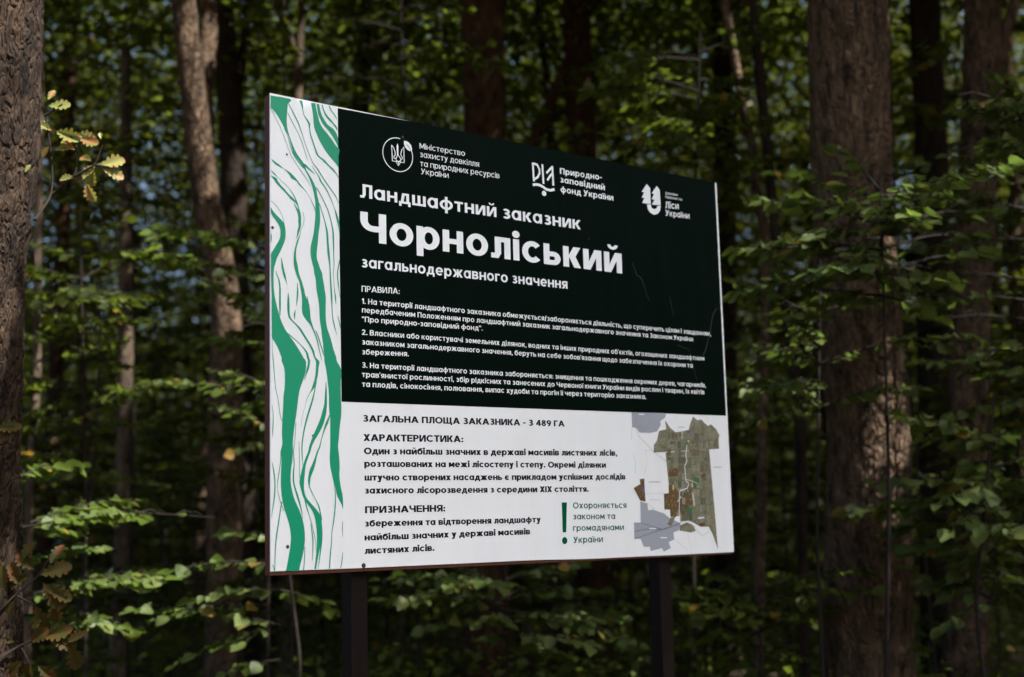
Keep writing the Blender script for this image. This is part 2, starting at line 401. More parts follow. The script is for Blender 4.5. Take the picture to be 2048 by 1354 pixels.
def shoot(base, paths, mat, parent, spots, size, dry=False):
    parts = [tubegeom(smoothpath([at(*q) for q in pp], 14), np.linspace(.006, .0025, 14), 6) for pp in paths]
    V, F = join(parts); tw = meshobj('twig', V - base, F, MT['twig'], parent)
    acc = Acc()
    for (px, py, ang, sc, dd) in spots:
        P = at(px, py, dd); a = math.radians(ang)
        A = M @ np.array([math.cos(a), -math.sin(a), R.uniform(-.35, .35)])
        Nn = M @ np.array([R.uniform(-.35, .35), -0.42 + R.uniform(-.25, .25), -0.9])
        acc.add(P[None], A[None], Nn[None], np.array([size * sc]))
    foliage('leaves', acc.get(), mat, tw, OAK, base, mask=False, droop=0.3, fold=0.35)
D = 5.4
shoot(t1b, [[(70, 440, 5.25), (105, 388, D), (104, 320, D), (92, 230, D), (66, 175, D)], [(105, 388, D), (150, 352, D), (158, 300, D), (140, 270, D)],
            [(150, 352, D), (190, 330, D), (205, 290, D)], [(190, 330, D), (240, 338, D)], [(92, 230, D), (125, 208, D)]], MT['oak_fresh'], t1,
      [(86, 214, 175, 1.0, D), (96, 212, 5, 1.5, D), (72, 205, 110, .9, D), (96, 200, 60, .8, D - .03), (90, 268, 95, 1.1, D), (104, 262, 150, .9, D), (82, 275, 215, .7, D), (100, 292, 235, .9, D), (112, 262, -25, 1.7, D), (150, 272, 5, 1.3, D + .02),
       (110, 300, 15, 1.1, D), (158, 276, -15, 1.5, D), (150, 300, 145, 1.2, D), (183, 322, 150, 1.1, D), (192, 330, 0, 1.0, D), (200, 332, 20, 1.7, D), (205, 338, -20, 1.5, D), (188, 340, -110, 1.2, D), (172, 365, -75, 1.4, D), (165, 360, 60, 1.2, D), (150, 355, 180, 1.0, D), (50, 345, 60, .6, 5.2), (202, 278, 100, .5, D)], .058)
D = 5.2
shoot(t1b, [[(-20, 1240, 5.1), (30, 1190, D), (80, 1150, D), (100, 1110, D)], [(-20, 1330, 5.1), (40, 1290, D), (90, 1275, D), (140, 1290, D)], [(30, 1190, D), (70, 1210, D)], [(40, 1290, D), (60, 1330, D)]], MT['oak_dry'], t1,
      [(80, 1150, 20, 1.5, D), (70, 1140, 140, 1.3, D), (100, 1130, 70, 1.2, D), (85, 1165, -50, 1.7, D), (60, 1150, 200, 1.3, D), (90, 1180, -15, 1.4, D), (40, 1170, 120, 1.2, D), (30, 1200, -120, 1.3, D), (70, 1210, -70, 1.6, D), (20, 1160, 170, 1.2, D), (105, 1200, -80, 1.3, D), (45, 1120, 60, 1.1, D),
       (30, 1285, 160, 1.4, D), (60, 1285, 40, 1.3, D), (85, 1275, 15, 1.5, D), (100, 1275, -20, 1.3, D), (140, 1288, -75, 1.5, D), (135, 1285, 30, 1.0, D), (60, 1320, -100, 1.5, D), (45, 1320, -140, 1.3, D), (75, 1330, -40, 1.2, D), (15, 1270, 120, 1.2, D), (70, 1265, 95, .9, D), (50, 1345, -110, 1.5, D), (10, 1180, 100, 1.2, 5.1), (5, 1120, 200, 1.1, 5.1), (-5, 890, 60, 1.1, 5.05), (-8, 860, 20, 1.2, 5.05)], .075)

# trunks one can tell apart behind the board
p = trunkpath([(365, 0), (378, 110), (392, 230), (402, 330), (418, 440), (446, 560), (455, 640), (452, 760), (450, 1000)], 11, 8.5)
tree('deciduous_tree', 'bent pale brown trunk with sunlit patches left of the board', 'tree', p, .16, .08, 'bark_mid', ((-2.6, 11, 8.8), 3.4, 2.6, 13000), extra=[([at(425, 480, 11), at(410, 330, 11.3), at(405, 180, 11.5), at(420, 60, 11.6), at(405, -120, 11.8)], .09, .07)], seg=24)
p = trunkpath([(445, 0), (462, 250), (470, 450), (480, 900)], 13.5, 9)
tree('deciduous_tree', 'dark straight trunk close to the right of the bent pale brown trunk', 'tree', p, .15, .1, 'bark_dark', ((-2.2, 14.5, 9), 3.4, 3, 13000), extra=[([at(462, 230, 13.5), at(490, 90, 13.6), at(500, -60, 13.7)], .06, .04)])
p = trunkpath([(962, -20), (968, 150), (970, 300), (975, 900)], 11.5, 9)
tree('deciduous_tree', 'thick reddish brown trunk rising behind the top edge of the board', 'tree', p, .2, .17, 'bark_red', ((.2, 11.8, 9), 3.4, 2.6, 13000), seg=24)
p = trunkpath([(1152, 0), (1158, 150), (1165, 300), (1180, 900)], 13.5, 9)
tree('deciduous_tree', 'dark trunk with a slanting side limb above the middle of the board', 'tree', p, .155, .13, 'bark_red', ((1.2, 14, 9), 3.4, 3, 13000), extra=[([at(1062, 300, 13.3), at(1090, 230, 13.3), at(1150, 95, 13.5)], .07, .05)])
p = trunkpath([(735, 0), (722, 130), (718, 260), (715, 900)], 17, 9)
tree('deciduous_tree', 'slim dark trunk behind the left part of the board top', 'tree', p, .13, .1, 'bark_dark', ((-1.6, 18, 9), 3.2, 3.2, 9000))
p = trunkpath([(1695, 0), (1704, 400), (1722, 700), (1735, 850), (1738, 1354)], 8.3, 8.5, 300)
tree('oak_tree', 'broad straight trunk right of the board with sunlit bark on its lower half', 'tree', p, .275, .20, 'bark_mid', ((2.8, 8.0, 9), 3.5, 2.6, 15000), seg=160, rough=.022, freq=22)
p = trunkpath([(1966, 0), (1962, 250), (1940, 600), (1930, 1354)], 10, 8.5, 120)
tree('deciduous_tree', 'brown trunk with a forking limb at the far right of the picture', 'tree', p, .16, .125, 'bark_mid', ((4.6, 10, 9), 3.2, 2.6, 12000), extra=[([at(1985, 190, 10), at(2010, 70, 10), at(2050, -60, 10)], .05, .04)], seg=60)
p = trunkpath([(1862, 300), (1866, 700), (1875, 1100), (1880, 1354)], 12, 8.5)
tree('deciduous_tree', 'dark trunk standing between the two brown trunks on the right', 'tree', p, .16, .12, 'bark_dark', ((3.4, 13, 9), 3.2, 3, 9000))
p = trunkpath([(1448, -20), (1458, 60), (1482, 180), (1480, 215), (1506, 280), (1508, 370), (1535, 480), (1530, 700)], 10, 6, 120)
tree('young_tree', 'thin crooked stem just right of the top corner of the board', 'tree', p, .04, .03, 'bark_mid', seg=12, rough=.006, flare=1.1)
p = trunkpath([(1448, 150), (1450, 350), (1452, 800)], 15, 9)
tree('deciduous_tree', 'dark trunk behind the thin crooked stem', 'tree', p, .14, .1, 'bark_dark', ((3.0, 16, 9), 3.2, 3.2, 9000))
p = trunkpath([(606, -20), (600, 60), (596, 130), (596, 200), (590, 500)], 13, 7)
tree('young_tree', 'thin pale stem with a forked arm above the top left board corner', 'tree', p, .055, .04, 'bark_pale', extra=[([at(597, 110, 13), at(580, 75, 13), at(555, 20, 13), at(530, -60, 13)], .035, .03)], seg=12, rough=.006)
p = trunkpath([(1072, -10), (1085, 90), (1100, 200), (1105, 600)], 16, 9)
tree('young_tree', 'thin dark leaning stem left of the trunk with the side limb', 'tree', p, .06, .04, 'bark_dark', seg=12, rough=.006)
p = trunkpath([(250, 600), (252, 760), (246, 900), (240, 1200)], 12, 6)
tree('young_tree', 'slim pale trunk half hidden by leaves left of the board', 'tree', p, .075, .05, 'bark_pale', seg=14, rough=.008)
p = trunkpath([(75, 640), (76, 760), (70, 830), (60, 960), (55, 1200)], 9, 5)
tree('young_tree', 'thin pale crooked stem beside the thick left trunk', 'tree', p, .035, .025, 'bark_pale', seg=10, rough=.006)
p = trunkpath([(1560, 560), (1600, 800), (1610, 1354)], 9.5, 6)
tree('young_tree', 'thin dark stem between the board and the broad right trunk', 'tree', p, .04, .03, 'bark_dark', seg=10, rough=.006)

# more trees deep in the wood, and those around whose crowns shade the place
deep = [(-8.5, 19), (-6.0, 17), (-5.2, 22), (-3.6, 20), (-2.6, 25), (-.6, 21), (.8, 19), (1.4, 25), (3.1, 20.5), (4.6, 18), (5.5, 23), (7.2, 19.5), (8.6, 24), (-7.5, 25), (-10, 23), (10.5, 21), (-4.4, 28), (.2, 29), (4.1, 28), (7.4, 29)]
for i, (x, y) in enumerate(deep):
    x += R.uniform(-.3, .3); h = R.uniform(7.5, 9.5); lean = R.uniform(-.5, .5)
    p = smoothpath([(x, y, -.15), (x + lean * .5 + R.uniform(-.1, .1), y, h * .5), (x + lean, y, h)], 40)
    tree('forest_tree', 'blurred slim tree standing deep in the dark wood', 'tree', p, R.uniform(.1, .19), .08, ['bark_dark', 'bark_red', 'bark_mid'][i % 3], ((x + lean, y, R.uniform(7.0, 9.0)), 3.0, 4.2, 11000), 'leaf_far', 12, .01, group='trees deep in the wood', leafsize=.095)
out = [(-6.2, 7.5), (-6.5, 12), (-7.6, 15.5), (6.3, 7.3), (7.6, 9.5), (7.5, 13.5), (10.5, 15), (9.5, 5.2), (12, 9.5)]
for i, (x, y) in enumerate(out):
    h = R.uniform(7, 8.5)
    p = smoothpath([(x, y, -.15), (x + .1, y, h * .5), (x + R.uniform(-.4, .4), y, h)], 30)
    n = 16000
    o, b = tree('forest_tree', 'tall leafy tree at the edge of the wood beyond the picture edge', 'tree', p, .2, .12, 'bark_mid', ((x, y, 9.2), 3.3, 2.5, n), 'leaf', 14, .012, group='trees around the clearing', leafsize=.13)

# unseen tree added to keep the sun off the board
def shadetree():
    p = smoothpath([(5.4, 1.3, -.15), (5.3, 1.4, 4), (4.9, 1.9, 7.6)], 30)
    o, b = tree('forest_tree', 'unseen tall tree added beside the clearing to shade the information board', 'tree', p, .2, .1, 'bark_mid', ((4.5, 2.2, 8.7), 1.7, 1.1, 2500), 'leaf', 14, .012, group='trees around the clearing', leafsize=.13)
    A0, A1, A3 = at(525, 170, 4.11), at(1450, 350, 5.6), at(530, 1160, 4.11)
    ex, ez = A1 - A0, A3 - A0; ex[2] = 0; ez[:2] = 0
    g = np.array([(i, j) for i in np.linspace(-.05, 1.05, 46) for j in np.linspace(-.08, 1.05, 32)]) + R.normal(size=(46 * 32, 2)) * .008  # added leaves sit on a grid of sun rays to block them
    P = A0 + g[:, :1] * ex + g[:, 1:] * ez
    P = np.concatenate([P, P + R.normal(size=P.shape) * .03]); z = R.normal(8.7, .55, len(P)); P = P + SUN * ((z - P[:, 2]) / SUN[2])[:, None]
    n = len(P); A = unit(np.cross(R.normal(size=(n, 3)), SUN)); L = R.uniform(.15, .22, n)
    P = P - A * (L * .5)[:, None]
    foliage('foliage', (P, A, SUN + R.normal(size=(n, 3)) * .3, L), MT['leaf'], o, KITE, b, mask=False, wide=1.1)
shadetree()

# ------------------------------------------------------------------ saplings and leafy sprays
def spray(p0, p1, acc, tubes, size, width=.42, sag=0.06, dens=1.0, r=.008):
    p0, p1 = np.asarray(p0, float), np.asarray(p1, float); L = np.linalg.norm(p1 - p0)
    mid = (p0 + p1) / 2 + np.array([0, 0, L * sag]); path = smoothpath([p0, mid, p1], 12)
    tubes.append(tubegeom(path, np.linspace(r, .0025, 12), 5))
    d = (p1 - p0) / L; side = unit(np.cross(d, [0, 0, 1.0])); upv = unit(np.cross(side, d))
    segs = [(path[3], path[-1], False)]
    k = max(3, int(L / (size * 1.5) * dens))
    for i in range(k):
        t = .15 + .8 * (i + R.uniform(-.3, .3)) / k; b = np.array([np.interp(t * 11, range(12), path[:, j]) for j in range(3)])
        s = 1 if i % 2 else -1
        dd = unit(d * R.uniform(.6, 1.0) + side * s * R.uniform(.6, 1.1) + np.array([0, 0, R.uniform(-.25, .12)]))
        l = L * width * (1.05 - .7 * t) * R.uniform(.6, 1.1)
        e = b + dd * l; tubes.append(tubegeom(np.array([b, (b + e) / 2 + upv * .02, e]), [.004, .003, .002], 4)); segs.append((b, e, True))
    n = max(4, int(L * .85 / (size * .36) * dens)); t = np.linspace(.15, 1, n); sg = np.where(np.arange(n) % 2, 1, -1)
    P = np.stack([np.interp(t * 11, range(12), path[:, j]) for j in range(3)], 1)
    A = d * R.uniform(.4, 1.0, n)[:, None] + side * (sg * R.uniform(.5, 1.1, n))[:, None] + np.array([0, 0, 1.0]) * R.uniform(-.6, .15, n)[:, None]; A[-1] = d
    acc.add(P, A, np.array([0, 0, 1.0]) + R.normal(size=(n, 3)) * .42, R.uniform(.42, 1.25, n) * size)
    for b, e, tw in segs[1:]:
        l = np.linalg.norm(e - b); n = max(2, int(l / (size * .42) * dens)); dd = (e - b) / l
        t = np.linspace(.12, 1, n); sg = np.where(np.arange(n) % 2, 1, -1)
        sd = unit(np.cross(dd, [0, 0, 1.0]))
        P = b + dd * (t * l)[:, None]
        A = dd * R.uniform(.5, 1.0, n)[:, None] + sd * (sg * R.uniform(.5, 1.1, n))[:, None] + np.array([0, 0, 1.0]) * R.uniform(-.45, .15, n)[:, None]
        A[-1] = dd
        Nn = np.array([0, 0, 1.0]) + R.normal(size=(n, 3)) * .38
        acc.add(P, A, Nn, R.uniform(.42, 1.25, n) * size)

def sapling(label, base, top, sprays, size, leafm, group=None, r=.016, name='sapling', mask=True, dens=1.0, width=.42):
    """sprays: list of (start, end) points; the stem runs from base to top"""
    base = np.array(base, float); base[2] = 0
    o = thing(name, label, 'sapling', base, group=group)
    acc, tubes = Acc(), []
    m = (base + top) / 2 + np.array([R.uniform(-.15, .15), R.uniform(-.1, .1), 0])
    stem = smoothpath([base - [0, 0, .1], m, top], 20); tubes.append(tubegeom(stem, np.linspace(r, r * .35, 20), 7))
    for s in sprays:
        spray(s[0], s[1], acc, tubes, size, dens=dens, width=width)
    V, F = join(tubes); meshobj('stem', V - base, F, MT['twig'], o)
    foliage('foliage', acc.get(), MT[leafm], o, OVATE, base, mask='near' if mask else False)
    return o

def pixsapling(label, bpx, d, toppy, ends, size, leafm, **kw):
    """a sapling whose stem stands at photo column bpx; ends are the photo points its sprays reach: (px0,py0,px1,py1[,depth change])"""
    top = at(bpx, toppy, d); b = at(bpx + R.uniform(-15, 15), 1400, d)
    S = []; extra = kw.pop('extra', 9)
    ylo, yhi = min(e[1] for e in ends), max(e[1] for e in ends)
    for k in range(extra):
        yy_ = ylo + (yhi - ylo) * (k + R.random()) / extra; a = R.uniform(0, 2 * math.pi); s_ = at(bpx, yy_, d)
        S.append((s_, s_ + np.array([math.cos(a), math.sin(a) * .8, R.uniform(-.1, .25)]) * R.uniform(.5, .95)))
    for e in ends:
        dz = e[4] if len(e) > 4 else R.uniform(-.4, .4)
        S.append((at(e[0], e[1], d), at(e[2], e[3], d + dz)))
    return sapling(label, b, top, S, size, leafm, **kw)

pixsapling('sapling with a sunlit level leaf spray beside the thick left trunk', 20, 7.0, 900,
           [(20, 1060, 430, 1035, -.1), (60, 1045, 270, 1000, .4), (20, 1200, 330, 1160, -.1), (20, 1130, 200, 1100, .3), (20, 1230, 270, 1260, .3), (20, 960, 150, 930, .4)], .10, 'leaf_cool', dens=1.45, width=.30, extra=1)
pixsapling('sapling whose leaf sprays droop below the lower left board corner', 560, 7.6, 1000,
           [(560, 1130, 340, 1140), (560, 1180, 380, 1200, -.2), (540, 1210, 310, 1240), (560, 1250, 350, 1330), (560, 1080, 440, 1070), (560, 1180, 690, 1230), (560, 1320, 420, 1360)], .09, 'leaf_cool', width=.30, extra=1, dens=.85)
pixsapling('sapling with three stacked leaf fans left of the board', 545, 8.6, 380,
           [(545, 500, 300, 470), (545, 560, 290, 520), (520, 640, 400, 560), (545, 690, 370, 690), (545, 790, 330, 770, -.2), (545, 775, 420, 740), (545, 880, 470, 905), (545, 600, 380, 590)], .085, 'leaf_cool', width=.34)
pixsapling('leafy sapling between the thick left trunk and the bent brown trunk', 160, 8.8, 420,
           [(160, 520, 60, 490), (160, 560, 300, 500), (160, 600, 60, 590), (160, 660, 290, 640), (160, 700, 50, 670), (160, 720, 280, 740), (160, 800, 60, 830), (160, 860, 290, 850), (160, 470, 250, 440), (160, 900, 60, 920), (160, 950, 250, 960), (160, 580, 230, 620, -1)], .085, 'leaf', dens=1.1)
pixsapling('sapling with a sunlit leaf tuft above the middle of the board', 1400, 9.5, 60,
           [(1400, 260, 1235, 225), (1400, 280, 1240, 290), (1400, 200, 1170, 180, -.5), (1400, 330, 1300, 330), (1400, 120, 1250, 130), (1400, 240, 1480, 180), (1400, 300, 1500, 330), (1400, 360, 1500, 430), (1400, 80, 1480, 60), (1400, 190, 1330, 100)], .085, 'leaf', dens=1.1, width=.36)
pixsapling('sapling with bright leaf pairs right of the board edge', 1640, 7.6, 520,
           [(1640, 700, 1530, 650), (1640, 720, 1500, 730), (1640, 760, 1480, 790), (1640, 690, 1580, 640), (1640, 800, 1560, 830), (1640, 640, 1450, 560), (1640, 830, 1480, 850), (1640, 590, 1530, 500)], .075, 'leaf_cool', width=.3)
pixsapling('broad leaved sapling in front of the broad right trunk', 1760, 7.2, 330,
           [(1760, 400, 1560, 350), (1760, 450, 1520, 400), (1760, 500, 1470, 500), (1760, 470, 1600, 470), (1760, 540, 1460, 590), (1760, 420, 1900, 380), (1760, 500, 1960, 470), (1760, 560, 1920, 560), (1760, 600, 1640, 610), (1760, 380, 1680, 300), (1760, 590, 1880, 640), (1760, 530, 1660, 540, -.6), (1760, 470, 1820, 430, -.7)], .09, 'leaf_cool', dens=1.15, width=.40, extra=11)
pixsapling('large leaved sapling at the right edge with leaves lit at the top', 2060, 7.8, 150,
           [(2060, 260, 1930, 210), (2060, 300, 1900, 300), (2060, 350, 1840, 330), (2060, 420, 1800, 400), (2060, 480, 1830, 500), (2060, 560, 1850, 560), (2060, 640, 1860, 640), (2060, 230, 1990, 160), (2060, 700, 1900, 720), (2060, 800, 1880, 840), (2060, 760, 1950, 760), (2060, 330, 1960, 370, -.7)], .09, 'leaf_cool', dens=1.15, width=.40, extra=11)
pixsapling('oak sapling with drooping leaves low beside the broad right trunk', 1990, 7.4, 780,
           [(1990, 870, 1850, 880), (1990, 920, 1870, 960), (1990, 900, 1800, 830, -.3), (1990, 960, 1880, 1010), (1990, 1000, 1900, 1060), (1990, 1060, 2050, 1090), (1990, 1100, 1900, 1180), (1990, 1200, 1880, 1260), (1990, 980, 2050, 960)], .11, 'leaf_cool', width=.36, dens=1.2, extra=14)
pixsapling('low sapling with yellowing leaves under the right end of the board', 1500, 8.0, 1080,
           [(1500, 1200, 1360, 1190), (1500, 1220, 1600, 1240), (1500, 1180, 1420, 1150), (1500, 1260, 1380, 1290), (1500, 1290, 1620, 1320), (1500, 1180, 1600, 1160), (1500, 1240, 1400, 1230, -.5)], .09, 'leaf', width=.36)
pixsapling('low sapling with level sprays under the middle of the board', 1010, 8.0, 1080,
           [(1010, 1180, 800, 1200), (1010, 1200, 1200, 1180), (1010, 1230, 850, 1260), (1010, 1250, 1250, 1240), (1010, 1290, 1130, 1310), (1010, 1160, 1160, 1130), (1010, 1170, 760, 1160), (1010, 1220, 1280, 1290)], .085, 'leaf_cool', width=.3)
pixsapling('leafy sapling rising above the board between the red trunk and the slim stem', 800, 10.5, -60,
           [(800, 60, 660, 40), (800, 120, 920, 90), (800, 170, 660, 160), (800, 210, 930, 200), (800, 20, 900, -10), (800, 250, 690, 260), (800, 90, 720, 100), (800, 240, 900, 260)], .08, 'leaf')
pixsapling('leafy sapling behind the bent brown trunk at the top left', 250, 11.5, -80,
           [(250, 60, 120, 40), (250, 100, 360, 60), (250, 170, 110, 190), (250, 210, 360, 200), (250, 280, 120, 290), (250, 330, 380, 320), (250, 20, 330, -10), (250, 380, 130, 400), (250, 400, 340, 410)], .085, 'leaf')
# yellowing leaves
def fill(x, y, h, n, size, leafm, label, group):
    base = np.array([x, y, 0.0]); top = np.array([x + R.uniform(-.3, .3), y, h]); S = []
    for i in range(n):
        z = h * (.12 + .85 * (i + R.random()) / n); a = R.uniform(0, 2 * math.pi); l = R.uniform(.6, 1.25) * (1.15 - .5 * z / h)
        s = base + (top - base) * (z / h)
        S.append((s, s + np.array([math.cos(a) * l, math.sin(a) * l, R.uniform(-.15, .3)])))
    sapling(label, base, top, S, size, leafm, group=group, name='understory_sapling')
spots = []
for y0, y1, nn in ((9.8, 12.5, 11), (12.5, 16, 22), (16, 20, 24), (20, 25, 26)):
    k = 0
    while k < nn:
        y = R.uniform(y0, y1); x = (-.44 + .88 * (k + R.random()) / nn) * y
        spots.append((x, y)); k += 1
for x, y in spots:
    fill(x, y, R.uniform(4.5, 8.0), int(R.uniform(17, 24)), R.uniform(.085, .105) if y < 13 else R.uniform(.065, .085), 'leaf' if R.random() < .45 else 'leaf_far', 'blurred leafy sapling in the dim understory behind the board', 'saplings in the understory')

for x, y in ((6.0, 6.4), (6.9, 3.2), (7.6, 4.8), (7.0, 7.0), (8.6, 3.0)):
    fill(x, y, R.uniform(3.5, 5.0), 18, .1, 'leaf', 'bushy sapling at the wood edge to the right of the board', 'saplings at the wood edge')

# ------------------------------------------------------------------ far wood and ground cover (nobody could count the leaves)
def masses():
    acc = Acc(); n = 430000; nc = 3400
    C = np.stack([R.uniform(-20, 20, nc), R.uniform(27, 46, nc), R.uniform(0, 1, nc) ** 0.9 * 19], 1)
    i = R.integers(0, nc, n); P = C[i] + R.normal(size=(n, 3)) * np.array([.6, .6, .24])
    P = P[(P[:, 2] < 7) | (noise(P * .32) < .70)]
    n2 = 220000; C2 = np.stack([R.uniform(-20, 20, 1500), R.uniform(24, 40, 1500), R.uniform(0, 1, 1500) * 5], 1); i2 = R.integers(0, 1500, n2)
    P = np.concatenate([P, C2[i2] + R.normal(size=(n2, 3)) * np.array([.7, .7, .3])])
    n4 = 170000; C4 = np.stack([R.uniform(-28, 28, 1700), R.uniform(46, 58, 1700), R.uniform(0, 1, 1700) * 10], 1); i4 = R.integers(0, 1700, n4)
    P = np.concatenate([P, C4[i4] + R.normal(size=(n4, 3)) * np.array([1.0, 1.0, .4])])
    n3 = 90000; C3 = np.stack([R.uniform(11, 19, 1100), R.uniform(-14, 24, 1100), R.uniform(0, 1, 1100) ** 1.2 * 10], 1); i3 = R.integers(0, 1100, n3)
    P = np.concatenate([P, C3[i3] + R.normal(size=(n3, 3)) * np.array([.7, .7, .3])])
    P = P[P[:, 2] > 0.05]; n = len(P)
    acc.add(P, R.normal(size=(n, 3)) * [1, 1, .4], R.normal(size=(n, 3)) * .5 + [0, 0, 1], np.where(P[:, 1] < 23.9, .16, np.where(P[:, 1] > 45, .26, R.uniform(.075, .135, n))))
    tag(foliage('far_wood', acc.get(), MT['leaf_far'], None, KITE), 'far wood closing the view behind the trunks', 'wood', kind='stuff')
    acc = Acc(); n = 60000; nc = 1600
    y = R.uniform(6.5, 34, nc); C = np.stack([R.uniform(-.55, .55, nc) * (y + 3), y, R.uniform(.05, .75, nc) ** 1.6], 1)
    i = R.integers(0, nc, n); P = C[i] + R.normal(size=(n, 3)) * np.array([.22, .22, .1]); P[:, 2] = np.abs(P[:, 2]) + .03
    acc.add(P, R.normal(size=(n, 3)) * [1, 1, .3], R.normal(size=(n, 3)) * .35 + [0, 0, 1], R.uniform(.05, .11, n))
    tag(foliage('ground_cover', acc.get(), MT['leaf'], None, KITE), 'low green ground cover on the forest floor', 'ground cover', kind='stuff')
masses()

# ------------------------------------------------------------------ information board
BW, BH = 2.0669, 1.5
_pc = np.array([[540, 186], [1433, 366], [1468, 1103], [541, 1145]], float)      # board corners in the photo
_pb = np.array([[0, BH], [BW, BH], [BW, 0], [0, 0]], float)
def _homog():
    A = []
    for (x, y), (u, v) in zip(_pc, _pb):
        A.append([x, y, 1, 0, 0, 0, -u * x, -u * y]); A.append([0, 0, 0, x, y, 1, -v * x, -v * y])
    h = np.linalg.solve(np.array(A), _pb.ravel()); return np.append(h, 1).reshape(3, 3)
_H = _homog()
def S(x, y):
    """where on the face of the board (metres from its lower left corner) a mark of the print lies"""
    q = _H @ np.array([x, y, 1.0]); return q[:2] / q[2]

_P0 = M @ (np.array([541 - CX, 1145 - CY, FPX]) / FPX * 4.1118) + CAM       # lower left corner of the face
_Xd = M @ np.array([0.77878621, 0.06687814, 0.62371416])
RZ = math.atan2(_Xd[1], _Xd[0])
BZ = _P0[2]
board = thing('information_board', 'large nature reserve information board with dark green and white print on two brown posts', 'information board', (_P0[0], _P0[1], 0), RZ)
DEP = 0.0
def face(uv, lift):
    uv = np.asarray(uv); return np.stack([uv[:, 0], np.full(len(uv), -lift), uv[:, 1] + BZ], 1)

class Print:
    """flat printing on the board: polygons, each a hair above the one before"""
    def __init__(s, lift=0.0006): s.V, s.F, s.n, s.k, s.lift = [], [], 0, 0, lift
    def poly(s, uv, z=None):
        z = s.k if z is None else z; s.k += 1
        q = face(uv, s.lift + (z % 12) * 2.5e-5); s.V.append(q); s.F.append(tuple(range(s.n, s.n + len(q)))); s.n += len(q)
    def strip(s, left, right, z=0):
        q = face(np.concatenate([left, right]), s.lift + (z % 12) * 2.5e-5); n = len(left); s.V.append(q)
        for i in range(n - 1): s.F.append((s.n + i, s.n + n + i, s.n + n + i + 1, s.n + i + 1))
        s.n += 2 * n
    def line(s, pts, w, z=None, closed=False):
        """mitred stroke of width w through uv points"""
        z = s.k if z is None else z; s.k += 1
        p = np.asarray(pts, float); t = np.gradient(p, axis=0); t /= np.maximum(1e-9, np.linalg.norm(t, axis=1))[:, None]
        nn = np.stack([-t[:, 1], t[:, 0]], 1) * np.reshape(w, (-1, 1)) / 2
        s.strip(p + nn, p - nn, z)
    def build(s, name, mat, parent=board):
        return meshobj(name, np.concatenate(s.V), s.F, mat, parent)

def px(*pts): return np.array([S(x, y) for x, y in pts])
def ell(cu, cv, ru, rv, n=28, a0=0, a1=360):
    a = np.radians(np.linspace(a0, a1, n, endpoint=(a1 - a0) != 360)); return np.stack([cu + ru * np.cos(a), cv + rv * np.sin(a)], 1)

# frame, panel, posts
m = Mb()
f0, f1 = .004, .032
m.box(-.002, .036, f0, f1, BZ - .010, BZ + BH - .004); m.box(BW - .040, BW - .003, f0, f1, BZ - .010, BZ + BH - .004)
m.box(.036, BW - .040, f0, f1 - .001, BZ - .0105, BZ + .024); m.box(.036, BW - .040, f0, f1 - .001, BZ + BH - .042, BZ + BH - .0045)
m.box(BW / 2 - .02, BW / 2 + .02, f0, f1 - .002, BZ + .024, BZ + BH - .042)
m.build('frame', MT['frame'], board, bevel=.002)
# thin sheet, not quite flat, its lower edge a little wavy
nu, nv = 60, 40
uu, vv = np.meshgrid(np.linspace(0, BW, nu), np.linspace(0, BH, nv))
edge = (noise(np.stack([uu[0] * 3, uu[0] * 0, uu[0] * 0 + 5], 1)) - .5) * .008
vv = vv + edge[None] * np.maximum(0, 1 - vv / .12)
fr = np.stack([uu.ravel(), np.zeros(nu * nv), vv.ravel() + BZ], 1); bk = fr + [0, .0035, 0]
i = np.arange(nu * nv).reshape(nv, nu)
Fq = [tuple(q) for q in np.stack([i[:-1, :-1].ravel(), i[:-1, 1:].ravel(), i[1:, 1:].ravel(), i[1:, :-1].ravel()], 1)]
rim = list(i[0]) + list(i[1:, -1]) + list(i[-1, -2::-1]) + list(i[-2:0:-1, 0]); nn_ = nu * nv
Fq += [tuple(nn_ + k for k in reversed(q)) for q in Fq[:]]
Fq += [(rim[k], nn_ + rim[k], nn_ + rim[(k + 1) % len(rim)], rim[(k + 1) % len(rim)]) for k in range(len(rim))]
meshobj('panel', np.concatenate([fr, bk]), Fq, MT['white'], board)
# dark field
def quad(a, b, c, d, n=2): return px(a, b, c, d)
q = Print(.0003); q.poly(px((683, 803.5), (1452, 831.5), (1429.5, 364.8), (1000, 278.3), (840, 246.2), (675.3, 216.3)), 0); q.build('dark_field', MT['dark'])

def postat(pxx, pyy):
    d = M @ np.array([(pxx - CX) / FPX, (pyy - CY) / FPX, 1.0]); yd = np.array([-_Xd[1], _Xd[0], 0])
    pl = _P0 + yd * .032; t = (pl - CAM) @ yd / (d @ yd); h = CAM + d * t; return (h - _P0) @ _Xd
for xx in (736.5, 1347):
    u1 = postat(xx, 1250); u0 = u1 - .062
    m = Mb(); m.box(u0, u1, .033, .093, -.25, BZ + BH - .03); m.build('post', MT['post'], board, bevel=.004)

